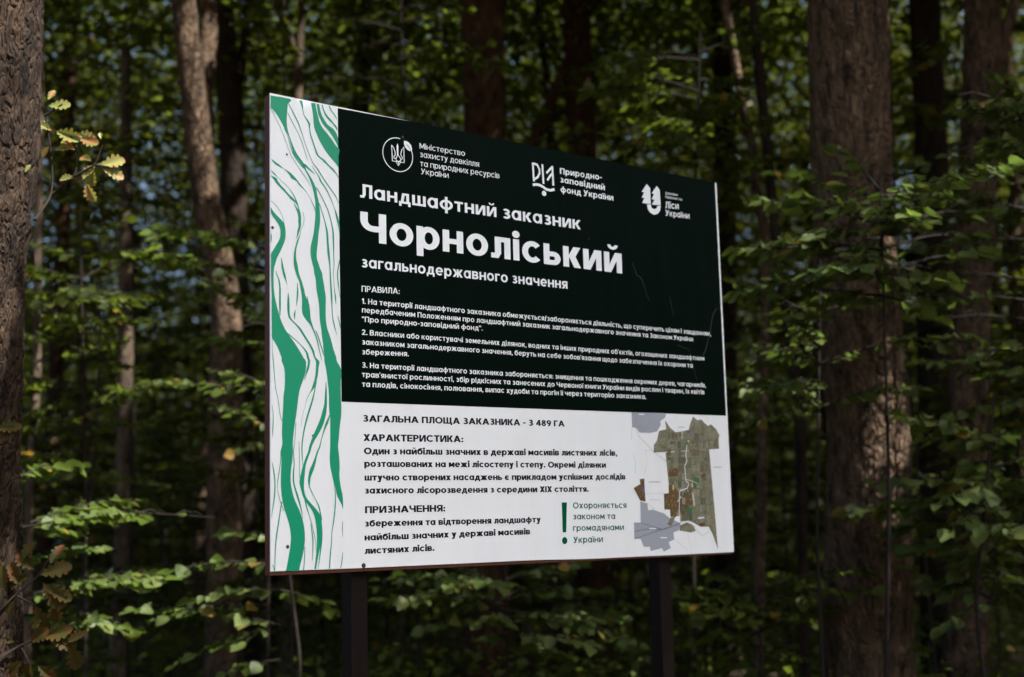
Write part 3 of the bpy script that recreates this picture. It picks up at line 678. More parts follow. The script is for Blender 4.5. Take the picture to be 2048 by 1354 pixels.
# ---- green wave pattern of the left strip: rows (y, left, right) read panel by panel
PANEL = {1: (180, 6.77), 2: (360, 6.77), 3: (540, 6.77), 4: (720, 6.77), 5: (900, 5.416)}
WAVES = [
 "1 74,62,75 112,62,311 190,62,308 212,64,306 300,135,300 400,200,293 480,243,297 520,262,303 620,315,330 700,340,358 800,365,400 860,385,430 960,460,500 1020,505,540 1060,525,550 1150,575,600 1250,605,640 1320,625,672;2 0,605,640 100,640,685 200,665,705 300,680,728 400,680,740 480,680,745 600,672,742 700,660,728 800,640,718 890,620,710 980,615,700 1050,622,700 1150,645,730 1210,660,750;3 0,660,755 130,685,785 250,695,805 370,715,822 450,728,822 550,735,820 680,742,824 800,760,845 900,770,880 1000,785,908 1080,790,928 1200,802,966;4 0,802,968 115,825,1025 300,848,1025 500,865,1027 560,865,1030 700,870,1033 760,878,1030 900,882,1012 1050,882,1000 1200,880,990 1340,880,1003;5 5,703,795 100,700,805 190,708,808 270,728,805 400,760,820 500,782,840 610,835,845 640,842,844",
 "5 200,710,716 270,725,737 400,750,758 520,757,768 620,752,765 760,738,750 900,720,727 1000,715,724 1150,700,712 1285,692,703",
 "1 178,622,680 250,635,692 350,650,715 450,658,745 520,668,785 600,700,850 680,735,910 760,780,965 785,795,992 900,875,994 1000,960,995 1055,994,996",
 "1 190,695,732 250,705,742 330,720,765 400,750,800 480,795,860 530,840,925 580,880,960 640,920,985 720,965,988 770,988,990",
 "1 200,763,778 270,785,800 340,812,838 400,855,890 460,915,940 500,945,970 550,975,980", "1 218,860,875 280,890,905 340,935,950 400,970,976",
 "1 143,462,500 200,488,512 260,505,516 340,522,530 400,555,575 450,583,608 520,596,610 600,607,622 700,638,655 800,672,690 900,715,740 950,775,810 1000,825,850 1080,905,935 1130,955,968 1190,995,1000",
 "1 180,308,318 250,345,358 350,395,410 450,445,458 560,485,495 650,515,522 750,545,552 850,585,592 950,625,632 1000,650,660 1050,690,705 1150,750,765 1210,790,806;2 0,795,812 100,865,880 200,935,950 330,1005,1009",
 "1 310,300,308 400,345,355 500,398,408 600,450,458 700,492,500 800,525,532 950,572,578",
 "1 1030,632,638 1100,675,684 1200,730,748;2 0,735,755 100,805,820 200,860,872 300,905,913 380,935,942 450,950,970 550,972,1000 620,990,1010 720,1003,1012 800,1010,1013",
 "1 230,62,67 300,100,106 400,150,156 500,200,206 600,240,246 700,280,286 800,318,322 900,355,362 960,395,402 1050,450,458 1150,520,530 1250,585,592 1300,610,615",
 "1 520,258,264 600,295,300 700,322,328 800,352,358 880,385,395 950,430,445 1010,475,495 1060,515,532", "1 1000,515,545 1050,555,590 1100,615,640 1145,680,683",
 "1 935,82,90 980,110,150 1030,175,215 1060,240,246 1090,280,300 1150,330,375 1210,380,428;2 0,400,435 60,455,480 120,515,530 170,560,566 230,600,605 300,630,640 370,660,672 420,675,680",
 "1 1160,75,85 1190,100,150;2 0,120,165 60,165,205 120,225,260 200,300,330 260,350,395 310,410,435 350,437,453 420,458,470",
 "1 1085,72,80 1130,110,135 1180,165,172;2 0,205,211 60,270,277 120,325,334 200,375,390 270,410,425 340,435,450 420,460,470 480,465,485",
 "2 320,388,398 360,405,420 420,430,470 480,447,485 570,450,488 620,455,487 680,440,470 740,432,450 800,424,428",
 "2 430,510,514 520,525,530 600,515,520 680,480,486 750,465,475 800,440,460 900,410,430 1000,390,418 1060,387,420 1150,390,440;3 0,405,450 80,430,470 150,460,495 250,480,525 350,497,548 450,500,590 520,498,605 600,510,612 680,560,622 740,610,640 800,640,660 880,675,692 960,700,715 1050,720,732 1150,745,755 1230,763,767",
 "3 350,565,570 420,570,585 500,575,605",
 "2 370,70,78 430,75,118 480,95,160 540,140,220 600,180,262 650,203,272 730,208,278 800,195,272 880,150,245 950,110,215 1000,80,190 1060,80,160 1130,80,140 1200,80,120;3 0,80,118 150,82,115 250,85,118 350,88,130 450,88,150 550,88,175 650,88,205 750,90,245 850,92,300 920,95,350 960,120,380 1050,170,440 1150,210,500 1200,225,528;4 0,222,545 70,248,555 150,265,550 230,268,530 300,268,505 400,262,470 480,250,455 600,245,440 700,240,428 850,232,405 1000,228,385 1150,232,375 1250,228,372 1340,215,368;5 0,172,300 100,176,295 250,172,278 350,170,278 450,175,295 550,188,325 650,212,370 750,245,405 850,270,425 950,280,432 1050,272,425 1150,255,405 1250,238,380 1310,225,368",
 "2 275,70,76 330,130,140 400,185,192 480,225,230 590,255,262", "2 690,68,72 750,68,88 820,68,86 860,70,74",
 "2 1050,218,222 1130,220,240;3 0,230,258 80,250,280 150,278,290 190,292,297", "2 1230,145,150;3 40,145,155 120,175,190 220,190,210 350,190,212 500,190,212 620,195,205",
 "3 310,312,318 400,302,328 500,300,332 600,310,335 650,325,350 700,370,395 780,445,475 850,490,520 930,540,570 1000,585,615 1100,635,665 1200,670,700;4 0,680,722 100,688,725 200,680,715 280,665,700 340,645,690 400,625,650 450,600,610 510,570,578 600,545,549 750,505,509 900,480,484",
 "4 340,678,690 450,655,672 550,628,650 700,580,605 850,540,562 1000,510,528 1150,492,508 1250,490,503;5 0,393,405 80,398,408 170,407,410",
 "4 300,822,828 400,815,835 500,808,838 600,800,838 700,775,830 800,745,810 900,705,775 1000,660,725 1100,620,665 1200,590,625;5 0,470,497 80,440,468 170,410,440 260,388,430 340,372,423 430,390,423 520,418,450 580,455,500 650,505,560 720,535,605 800,550,615 900,560,622 1000,562,615 1080,558,592 1180,548,570 1290,535,552",
 "4 740,872,882 850,820,855 950,790,810 1100,750,762 1200,720,740;5 0,568,585 80,540,560 150,512,545 220,482,525 280,470,500 340,465,488 395,475,485 450,498,508 520,535,542 600,570,585 680,592,605 760,605,618",
 "4 850,412,420 1000,405,412 1150,393,400;5 0,303,312 150,310,320 250,300,315 340,300,315 420,318,335 500,340,362 600,372,388 700,398,405 745,405,408",
 "5 130,73,78 250,90,103 350,100,112 450,98,112 550,90,102 650,76,84 730,70,73", "5 0,168,173 150,160,168 300,137,147 420,132,137 520,150,158 600,175,182 660,200,208", "5 560,175,188 650,160,172 800,137,150 950,115,128 1100,105,115 1320,100,108", "5 1240,78,84 1290,92,100 1322,101,106",
 "5 540,425,440 640,450,462 720,478,485 800,500,508 900,525,532 1000,545,550 1100,553,557", "5 800,490,497 950,510,522 1100,512,520 1200,508,512", "5 900,612,622 1000,605,618 1100,592,605 1290,572,576", "5 1050,427,434 1180,422,432 1300,412,422",
 "5 770,838,842 850,834,842 940,840,843", "5 1110,838,844 1200,828,838 1280,815,822",
 "3 920,95,99 1100,98,104;4 0,103,115 150,118,128 300,130,138 400,142,150 500,165,172 600,182,190 700,193,200 780,210,218 830,228,236", "4 600,90,95 700,102,110 850,103,115 950,98,110 1040,98,102",
 "2 310,725,735 400,755,765 500,785,797 600,810,825 700,825,850 850,835,862 1000,845,875 1150,868,885;3 0,872,888 200,880,900 400,892,912 500,900,912 650,910,922 750,930,945 830,955,962 885,972,975",
 "2 100,685,700 200,745,757 300,795,808 400,840,852 500,872,885 600,895,910 700,910,930 800,915,935 1000,922,935 1200,925,933;3 0,922,930 150,928,934 280,935,945 380,945,962 460,957,962",
 "2 1060,1010,1014 1150,990,1005;3 0,978,993 80,973,988 180,983,998 280,998,1005 380,1015,1020", "3 620,980,985 700,998,1010 780,1015,1022", "3 180,433,440 300,430,450 400,425,442 490,420,425", "3 540,405,412 590,390,410 670,395,402",
 "3 820,680,690 900,710,725 1000,742,755 1100,775,785 1150,788,792", "3 840,275,290 900,345,365 980,440,455 1050,505,525 1120,550,578 1200,570,600;4 0,578,607 60,575,605 130,560,590 200,545,560 270,530,538", "4 1100,455,460 1250,458,466;5 0,366,373 120,370,376 300,370,376",
]
q = Print(.0006)
for k, w in enumerate(WAVES):
    rows = []
    for part in w.split(';'):
        tk = part.split(); oy, sc = PANEL[int(tk[0])]; rows = [r_ for r_ in rows if r_[0] < oy + float(tk[1].split(',')[0]) / sc - .8]
        for r_ in tk[1:]:
            y, a, b = map(float, r_.split(',')); rows.append((oy + y / sc, 530 + a / sc, 530 + b / sc))
    rows = np.array(rows); yy = np.linspace(rows[0, 0], rows[-1, 0], max(8, len(rows) * 4))
    # smooth interpolation through the rows
    def cr(v):
        x = rows[:, 0]; d = np.gradient(v, x) if len(x) > 1 else np.zeros(1); j = np.clip(np.searchsorted(x, yy, 'right') - 1, 0, len(x) - 2)
        h = x[j + 1] - x[j]; t = (yy - x[j]) / h; a, b = v[j], v[j + 1]
        return (2 * t**3 - 3 * t**2 + 1) * a + (t**3 - 2 * t**2 + t) * h * d[j] + (-2 * t**3 + 3 * t**2) * b + (t**3 - t**2) * h * d[j + 1]
    l, r2 = cr(rows[:, 1]), cr(rows[:, 2]); r2 = np.maximum(r2, l + .35)
    l = np.maximum(l, 541.2)
    q.strip(px(*zip(l, yy)), px(*zip(r2, yy)), k)
q.build('wave_pattern', MT['green'])

# ---- lettering: a heavy geometric alphabet drawn as strokes
class G:
    def __init__(s, h, w, low): s.h, s.w, s.p, s.low, s.tv = h, w, [], low, w * .84
    def rect(s, a, b, c, d): s.p.append([(a, b), (c, b), (c, d), (a, d)])
    def diag(s, x0, y0, x1, y1, t=None): t = t or s.w * 1.12; s.p.append([(x0, y0), (x0 + t, y0), (x1 + t, y1), (x1, y1)])
    def arc(s, cx, cy, rx, ry, a0, a1, n=None, t=None):
        n = n or max(6, int(abs(a1 - a0) / 15)); a = np.radians(np.linspace(a0, a1, n + 1)); t = t or s.w; tv = t * .88
        for i in range(n):
            c0, s0, c1, s1 = math.cos(a[i]), math.sin(a[i]), math.cos(a[i + 1]), math.sin(a[i + 1])
            s.p.append(('m', [(cx + rx * c0, cy + ry * s0), (cx + rx * c1, cy + ry * s1), (cx + (rx - t) * c1, cy + (ry - tv) * s1), (cx + (rx - t) * c0, cy + (ry - tv) * s0)], i > 0))
    def dot(s, cx, cy, r): s.p.append([(cx + r * math.cos(a), cy + r * math.sin(a)) for a in np.linspace(0, 2 * math.pi, 16, endpoint=False)])

def glyph(ch, wt):
    """strokes and advance of one letter; cap height 1, x-height .775"""
    low = ch.islower(); h = .775 if low else 1.0
    c = ch.lower(); w = wt * (.95 if low else 1.0); g = G(h, w, low); s = h * .87 if low else .78; B = h * .95 if low else .98; t = g.tv
    e = .26; W = s
    if c in 'оo': W = B; g.arc(B / 2, h / 2, B / 2, h / 2 + .012, 0, 360, 28)
    elif c == 'с': W = B * .92; g.arc(B / 2, h / 2, B / 2, h / 2 + .012, 42, 318)
    elif c == 'є': W = B * .92; g.arc(B / 2, h / 2, B / 2, h / 2 + .012, 42, 318); g.rect(w * .7, h / 2 - t * .45, B * .72, h / 2 + t * .45)
    elif c == 'е' and low: W = B; g.arc(B / 2, h / 2, B / 2, h / 2 + .012, 0, 318); g.rect(w * .6, h / 2 - t * .46, B - w * .3, h / 2 + t * .4)
    elif c == 'а' and low: W = B * 1.0; g.arc(B * .47, h / 2, B * .47, h / 2 + .012, 0, 360, 28); g.rect(B * .97 - w, 0, B * .97, h)
    elif c == 'а': W = .95; g.diag(0, 0, .475 - w * .55, 1); g.diag(.95 - w * 1.12, 0, .475 - w * .55, 1); g.rect(.2, .2, .75, .2 + t)
    elif c in 'пнишщцй' and c != '':
        if c in 'шщ': W = s * 1.38
        if c in 'ий': W = s * 1.05
        if c == 'ц': W = s * .98
        g.rect(0, 0, w, h); g.rect(W - w, 0, W, h)
        if c == 'п': g.rect(w * .5, h - t, W - w * .5, h)
        if c == 'н': g.rect(w * .5, h / 2 - t * .5, W - w * .5, h / 2 + t * .5)
        if c in 'ий': g.diag(w * .3, 0, W - w * 1.25, h, w * .95)
        if c in 'шщ': g.rect(W / 2 - w / 2, 0, W / 2 + w / 2, h)
        if c in 'шщц': g.rect(w * .5, 0, W - w * .5, t)
        if c in 'щц': g.rect(W - w * .55, -.2, W + w * .42, t * .98); W += w * .42
        if c == 'й': g.arc(W / 2, h + .31, .21, .20, 185, 355, 10, w * .6)
    elif c in 'іi':
        W = w; g.rect(0, 0, w, h)
        if low: g.dot(w / 2, h + .18, w * .62)
    elif c == 'ї':
        W = w; g.rect(0, 0, w, h); g.dot(w / 2 - w * .68, h + .16, w * .46); g.dot(w / 2 + w * .68, h + .16, w * .46)
    elif c == 'т': W = s * .92; g.rect(0, h - t, W, h); g.rect(W / 2 - w / 2, 0, W / 2 + w / 2, h - t * .5)
    elif c == 'г': W = s * .74; g.rect(0, 0, w, h); g.rect(w * .5, h - t, W, h)
    elif c == 'ч':
        g.rect(W - w, 0, W, h); r = .26 * h + w * .5; g.rect(0, .36 * h + r - .01, w, h); g.arc(r, .36 * h + r, r, r, 180, 270, 8); g.rect(r - .01, .36 * h, W - w * .5, .36 * h + w * .88)
    elif c == 'р' and low: W = B; g.rect(0, -e, w, h); g.arc(B * .53, h / 2, B * .47, h / 2 + .012, 0, 360, 28)
    elif c == 'р': W = .7; g.rect(0, 0, w, 1); r = .31; g.rect(w * .5, 1 - t, W - r, 1); g.rect(w * .5, 1 - 2 * r, W - r, 1 - 2 * r + t); g.arc(W - r, 1 - r, r, r, -90, 90, 12)
    elif c == 'б' and low:
        W = B; g.arc(B / 2, h / 2, B / 2, h / 2 + .012, 0, 360, 28); g.arc(B * .55, .52, B * .55, .46, 95, 190, 8); g.rect(B * .5, .98 - t, B * .92, .98 + .01)
    elif c == 'в':
        W = s * .96; r1, r2 = h * .27, h * .29; g.rect(0, 0, w, h); g.rect(w * .5, h - t, W - r1 - .03, h); g.rect(w * .5, h / 2 - t * .5, W - r2, h / 2 + t * .5); g.rect(w * .5, 0, W - r2, t)
        g.arc(W - r1 - .03, h - r1, r1, r1, -90, 90, 10); g.arc(W - r2, r2, r2, r2, -90, 90, 10)
    elif c == 'ь': W = s * .92; r = h * .32; g.rect(0, 0, w, h); g.rect(w * .5, 2 * r - t, W - r, 2 * r); g.rect(w * .5, 0, W - r, t); g.arc(W - r, r, r, r, -90, 90, 12)
    elif c in 'з3' and True:
        W = s * .86; r1, r2 = h * .275, h * .30
        g.arc(W / 2 - .01, h - r1 + .01, W * .46, r1, -90, 150, 14); g.arc(W / 2, r2 - .012, W / 2, r2, -150, 90, 14); g.rect(W * .3, h * .52 - t * .45, W * .55, h * .52 + t * .45)
    elif c == 'ю': W = B + w * 1.9; g.rect(0, 0, w, h); g.rect(w * .5, h / 2 - t * .45, w * 2.4, h / 2 + t * .45); g.arc(w * 1.9 + B / 2, h / 2, B / 2, h / 2 + .012, 0, 360, 28)
    elif c == 'ф': W = B * 1.25; g.rect(W / 2 - w / 2, -e if low else 0, W / 2 + w / 2, 1.0); g.arc(W / 2, h / 2, W / 2, h / 2, 0, 360, 28)
    elif c == 'х': W = s * 1.0; g.diag(0, 0, W - w * 1.2, h, w * 1.2); g.diag(W - w * 1.2, 0, 0, h, w * 1.2)
    elif c == 'x': W = s * 1.0; g.diag(0, 0, W - w * 1.2, h, w * 1.2); g.diag(W - w * 1.2, 0, 0, h, w * 1.2)
    elif c == 'к': W = s * .98; g.rect(0, 0, w, h); g.diag(w * .75, h * .46, W - w * 1.25, h, w * 1.25); g.diag(W - w * 1.2, 0, w * .9, h * .58, w * 1.2)
    elif c == 'ж':
        W = s * 1.5; g.rect(W / 2 - w / 2, 0, W / 2 + w / 2, h)
        for sg in (0, 1):
            X = lambda x, tt: (W - x - tt) if sg else x
            g.diag(X(0, w * 1.2), 0, X(W * .27, w * 1.2), h * .55, w * 1.2); g.diag(X(W * .27, w * 1.2), h * .45, X(.01, w * 1.2), h, w * 1.2)
    elif c == 'у':
        W = s * .98; dn = -e if low else 0; xb = W * .5 - w * .55
        k = (W - w * 1.15) - (W * .22); g.diag(W * .18, dn, W - w * 1.15, h, w * 1.15); g.diag(xb - .01, h * (.22 if low else .32), 0, h, w * 1.15); g.rect(W * .03, dn, W * .3, dn + t)
    elif c == 'л': W = s * 1.0; g.rect(W - w, 0, W, h); g.rect(W * .24, h - t, W - w * .5, h); g.rect(W * .2, h * .2, W * .2 + w, h); g.diag(W * .06, 0, W * .2, h * .25, w); g.rect(0, 0, W * .1 + w * .3, t)
    elif c == 'д':
        W = s * 1.14; a, b = W * .12, W * .88
        g.rect(b - w, t * .5, b, h); g.rect(W * .3, h - t, b - w * .5, h); g.diag(W * .14, t * .5, W * .28, h, w); g.rect(0, 0, W, t); g.rect(0, -.2, w * .85, t * .7); g.rect(W - w * .85, -.2, W, t * .7)
    elif c == 'м': W = s * 1.2; g.rect(0, 0, w, h); g.rect(W - w, 0, W, h); v = h * .18; g.diag(W / 2 - w * .6, v, 0, h, w * 1.2); g.diag(W / 2 - w * .6, v, W - w * 1.2, h, w * 1.2)
    elif c == 'я': W = s * .94; r = h * .315; g.rect(W - w, 0, W, h); g.rect(r, h - t, W - w * .5, h); g.rect(r, h - 2 * r, W - w * .5, h - 2 * r + t); g.arc(r, h - r, r, r, 90, 270, 12); g.diag(0, 0, W * .38, h * .44, w * 1.2)
    elif c == 'е': W = .68; g.rect(0, 0, w, 1); g.rect(w * .5, 1 - t, W, 1); g.rect(w * .5, 0, W, t); g.rect(w * .5, .5 - t / 2, W * .94, .5 + t / 2)
    elif ch == '1': W = .42; g.rect(W - w, 0, W, 1); g.diag(0, .68, W - w * 1.0, 1, w)
    elif ch == '2': W = .66; g.arc(.32, .69, .32, .31, -20, 170, 12); g.diag(0, t * .6, .36, .58, w * 1.3); g.rect(0, 0, W, t)
    elif ch == '4': W = .74; g.rect(.5 - w / 2, 0, .5 + w / 2, 1); g.rect(0, .2, W, .2 + t); g.diag(0, .3, .36, 1, w)
    elif ch == '8': W = .66; g.arc(.33, .735, .29, .265, 0, 360, 20); g.arc(.33, .285, .33, .295, 0, 360, 20)
    elif ch == '9': W = .68; g.arc(.34, .67, .34, .33, 0, 360, 22); g.diag(.18, 0, .42, .5, w * 1.15)
    elif ch == '.': W = w * 1.1; g.dot(W / 2, w * .52, w * .56)
    elif ch == ',': W = w * 1.1; g.diag(0, -.16, w * .25, w, w * .8)
    elif ch == ':': W = w * 1.1; g.dot(W / 2, w * .52, w * .56); g.dot(W / 2, .55, w * .56)
    elif ch == '-': W = .36; g.rect(0, .34, W, .34 + t)
    elif ch == '/': W = .42; g.diag(0, -.1, .42 - w, 1.02, w * .9)
    elif ch == "'": W = w * .7; g.rect(0, .76, W, 1.04)
    elif ch == '"': W = w * 2.0; g.rect(0, .68, w * .75, 1.0); g.rect(w * 1.2, .68, w * 1.95, 1.0)
    return g.p, W

def text(q, txt, x0, yb, ytop, x1, y1, wt=.2, xh=False, gap_=.115):
    """one line of print: baseline from photo point (x0,yb) to (x1,y1); ytop is the top of capitals (or of small letters, xh) at its start"""
    a, b, tp = S(x0, yb), S(x1, y1), S(x0, ytop)
    hcap = (tp[1] - a[1]) / (.735 if xh else 1.0)
    pen, items = 0.0, []
    for ch in txt:
        if ch == ' ': pen += .34; continue
        p, W = glyph(ch, wt); items.append((pen, p)); pen += W + gap_
    tot = pen - gap_; kx = (b[0] - a[0]) / tot
    for x, polys in items:
        k = 0
        for pl in polys:
            if isinstance(pl, tuple): k += 0 if pl[2] else 1; pl = pl[1]
            else: k += 1
            q.poly(np.array([(a[0] + (x + u) * kx, a[1] + (b[1] - a[1]) * (x + u) / tot + v * hcap) for u, v in pl]), k)

q = Print(.0007)
text(q, 'Ландшафтний заказник', 720.2, 394.6, 367.5, 1161.2, 459.2, .2)
text(q, 'Чорноліський', 720.7, 481.9, 422.7, 1244.3, 547.2, .225, gap_=.10)
text(q, 'загальнодержавного значення', 722.4, 534.3, 518.6, 1134.8, 577.8, .2, True)
q.build('title_lettering', MT['letter'])
q = Print(.0007)
text(q, 'ПРАВИЛА:', 723, 583.4, 571.4, 799.2, 588, .17)
text(q, '1. На території ландшафтного заказника обмежується/забороняється діяльність, що суперечить цілям і завданням,', 723, 607.2, 596.3, 1421.8, 672, .19)
text(q, 'передбаченим Положенням про ландшафтний заказник загальнодержавного значення та Законом України', 723.7, 624.9, 617, 1385.9, 682.8, .19, True)
text(q, '"Про природно-заповідний фонд".', 723.7, 643.4, 632.7, 965.2, 661.5, .19)
text(q, "2. Власники або користувачі земельних ділянок, водних та інших природних об'єктів, оголошених ландшафтним", 723.7, 669.5, 658.7, 1408.5, 721.4, .19)
text(q, "заказником загальнодержавного значення, беруть на себе зобов'язання щодо забезпечення їх охорони та", 723.7, 688.9, 681, 1385.4, 735.3, .19, True)
text(q, 'збереження.', 723.7, 708.8, 700.9, 817.3, 712.7, .19, True)
text(q, '3. На території ландшафтного заказника забороняється: знищення та пошкодження окремих дерев, чагарників,', 723.7, 735.2, 724.4, 1411.7, 774.9, .19)
text(q, "трав'янистої рослинності, збір рідкісних та занесених до Червоної книги України видів рослин і тварин, їх квітів", 723.7, 754, 746.1, 1408.5, 788.7, .19, True)
text(q, 'та плодів, сінокосіння, полювання, випас худоби та прогін її через територію заказника.', 723.7, 773.4, 765.5, 1292, 798, .19, True)
q.build('rules_lettering', MT['letter'])
q = Print(.0004)
text(q, 'ЗАГАЛЬНА ПЛОЩА ЗАКАЗНИКА - 3 489 ГА', 725.4, 843.3, 829.9, 1129.2, 853.2, .235, gap_=.06)
text(q, 'ХАРАКТЕРИСТИКА:', 726.8, 882, 868, 926.5, 884.6, .235, gap_=.06)
text(q, 'Один з найбільш значних в державі масивів листяних лісів,', 727.7, 908.4, 895.2, 1234.5, 911.7, .25, gap_=.045)
text(q, 'розташованих на межі лісостепу і степу. Окремі ділянки', 728.3, 933.7, 924.2, 1211.9, 935.6, .25, True, gap_=.045)
text(q, 'штучно створених насаджень є прикладом успішних дослідів', 729, 961.2, 951.7, 1251, 959, .25, True, gap_=.045)
text(q, 'захисного лісорозведення з середини XIX століття.', 729, 987.3, 977.8, 1177.3, 983.5, .25, True, gap_=.045)
text(q, 'ПРИЗНАЧЕННЯ:', 730, 1026.6, 1012.6, 890.6, 1022.9, .235, gap_=.06)
text(q, 'збереження та відтворення ландшафту', 729, 1053.3, 1043.8, 1081.3, 1044.7, .25, True, gap_=.045)
text(q, 'найбільш значних у державі масивів', 729, 1081.3, 1071.8, 1060.3, 1068.6, .25, True, gap_=.045)
text(q, 'листяних лісів.', 729, 1108, 1098.5, 868.9, 1101.5, .25, True, gap_=.045)
q.build('description_lettering', MT['black'])
q = Print(.0004)
text(q, 'Охороняється', 1146, 1017, 1004.8, 1253.1, 1016, .185)
text(q, 'законом та', 1146, 1038.8, 1030, 1230.5, 1038, .185, True)
text(q, 'громадянами', 1146, 1062, 1053.2, 1247.8, 1060, .185, True)
text(q, 'України', 1147, 1086, 1073.6, 1205.8, 1084, .185)
q.poly(px((1123.3, 1004.8), (1125.3, 1064.6), (1132.2, 1064.6), (1133.5, 1004.8)))
c = S(1129.2, 1081.2); q.poly(ell(c[0], c[1], .0125, .0125))
q.build('warning_lettering', MT['dgreen'])
# emblems with their names
def zp(ox, oy, sc): return lambda *pts: px(*[(ox + x / sc, oy + y / sc) for x, y in pts])
z8 = zp(730, 250, 7.062); z2 = zp(1000, 220, 4.231)
q = Print(.0007)
c = z8((462, 420))[0]; tp_, bt_ = z8((420, 178))[0], z8((500, 662))[0]; rr = (tp_[1] - bt_[1]) / 2
lf, rg = z8((250, 380))[0], z8((672, 470))[0]; ru = (rg[0] - lf[0]) / 2; c = np.array([(lf[0] + rg[0]) / 2, (tp_[1] + bt_[1]) / 2])
q.line(np.stack([c[0] + ru * np.cos(np.radians(np.linspace(80, 395, 60))), c[1] + rr * np.sin(np.radians(np.linspace(80, 395, 60)))], 1), .0030)
q.poly(z8((548, 222), (580, 226), (615, 245), (648, 285), (662, 330), (660, 372), (630, 368), (595, 350), (562, 310), (548, 265)))
tw = .0032
for pl in ([(373, 283), (380, 395), (386, 508), (437, 516), (470, 576), (502, 522), (552, 536), (549, 420), (546, 310), (518, 350), (504, 410), (508, 435), (528, 460), (518, 486), (497, 480)],
           [(373, 283), (405, 325), (424, 385), (424, 425), (403, 452), (412, 474), (432, 470)],
           [(458, 300), (456, 425), (436, 478), (440, 500), (470, 520), (505, 500), (497, 470), (466, 425), (460, 300)], [(470, 515), (470, 560)], [(440, 514), (500, 522)]):
    q.line(z8(*pl), tw)
q.poly(z8((456, 258), (444, 300), (450, 428), (468, 428), (470, 300)))
text(q, 'Міністерство', 839, 297.2, 286.1, 929.7, 312.3, .14)
text(q, 'захисту довкілля', 839.5, 313.7, 305.4, 958, 334, .14, True)
text(q, 'та природних ресурсів', 840, 332.1, 323.8, 998.8, 356.9, .14, True)
text(q, 'України', 841.9, 348.1, 336.7, 897.1, 356.2, .14)
q.build('ministry_emblem', MT['letter'])
q = Print(.00095); q.line(z8((585, 275), (612, 305), (640, 350), (648, 372)), .0016); q.build('leaf_vein', MT['dark'])
q = Print(.0007)
w_ = .0085
q.line(z2((276, 446), (286, 605)), w_); q.line(z2((276, 452), (312, 462), (332, 500), (334, 535), (318, 568), (284, 590)), w_)
q.line(z2((357, 460), (367, 625)), w_)
q.line(z2((441, 474), (450, 640)), w_); q.line(z2((438, 484), (415, 508), (392, 535)), w_); q.line(z2((444, 535), (420, 562), (400, 595)), w_)
q.line(z2((276, 634), (300, 630), (330, 634), (362, 650), (392, 672), (425, 680), (460, 672)), w_ * 1.15)
c = z2((372, 706))[0]; q.poly(ell(c[0], c[1], .0105, .0098))
text(q, 'Природно-', 1119.8, 347.6, 335.8, 1203.7, 360.6, .21)
text(q, 'заповідний', 1120, 364.6, 355.8, 1209.6, 380.7, .21, True)
text(q, 'фонд України', 1121, 384.3, 375.5, 1226.4, 401.5, .21, True)
q.build('reserve_fund_emblem', MT['letter'])
q = Print(.0007)
q.poly(z2((1240, 627), (1197, 692), (1218, 695), (1199, 742), (1221, 745), (1202, 786), (1275, 797), (1269, 660)))
q.poly(z2((1325, 642), (1282, 706), (1302, 709), (1284, 756), (1305, 759), (1286, 800), (1358, 808), (1351, 678)))
u = z2((1243, 800), (1250, 840), (1268, 868), (1303, 888), (1335, 878), (1355, 850), (1359, 812)); v = z2((1276, 800), (1279, 820), (1287, 832), (1303, 839), (1318, 836), (1327, 826), (1329, 812))
q.strip(u, v, 3)
text(q, 'Державне', 1330.2, 388.3, 383.2, 1355.5, 392.3, .15)
text(q, 'підприємство', 1330.2, 395.6, 391.8, 1365, 401.8, .15, True)
text(q, 'Ліси', 1330.4, 416.2, 403.2, 1357.4, 418.4, .19)
text(q, 'України', 1330.9, 431.5, 419.7, 1378.9, 437.6, .19)
q.build('forest_emblem', MT['letter'])
# scratches, nails
for pl, ww in (([(1433, 616), (1425, 630), (1420, 662), (1411, 700), (1404, 714)], .0022), ([(1264, 525), (1273, 550), (1282, 556), (1298, 602)], .0014), ([(1338, 590), (1347, 632)], .001), ([(1355, 690), (1378, 700), (1394, 762)], .001)):
    q = Print(.0010); q.line(px(*pl), ww); q.build('scratch', MT['scratch'])
for x, y, r_ in ((575, 1093.5, .006), (727, 1131, .008), (805, 275, .006), (573.5, 309, .0035), (783, 453, .003), (545, 455, .005), (625, 871, .003), (1177, 478, .003)):
    c = S(x, y); m = Mb(); n = 10
    ring = [(c[0] + r_ * math.cos(a), -.0012, c[1] + BZ + r_ * math.sin(a)) for a in np.linspace(0, 2 * math.pi, n, endpoint=False)]
    top = [(c[0] + .6 * r_ * math.cos(a), -.0035, c[1] + BZ + .6 * r_ * math.sin(a)) for a in np.linspace(0, 2 * math.pi, n, endpoint=False)]
    m.v = ring + top; m.f = [(k, (k + 1) % n, n + (k + 1) % n, n + k) for k in range(n)] + [tuple(range(n, 2 * n))]
    m.build('nail', MT['nail'], board)

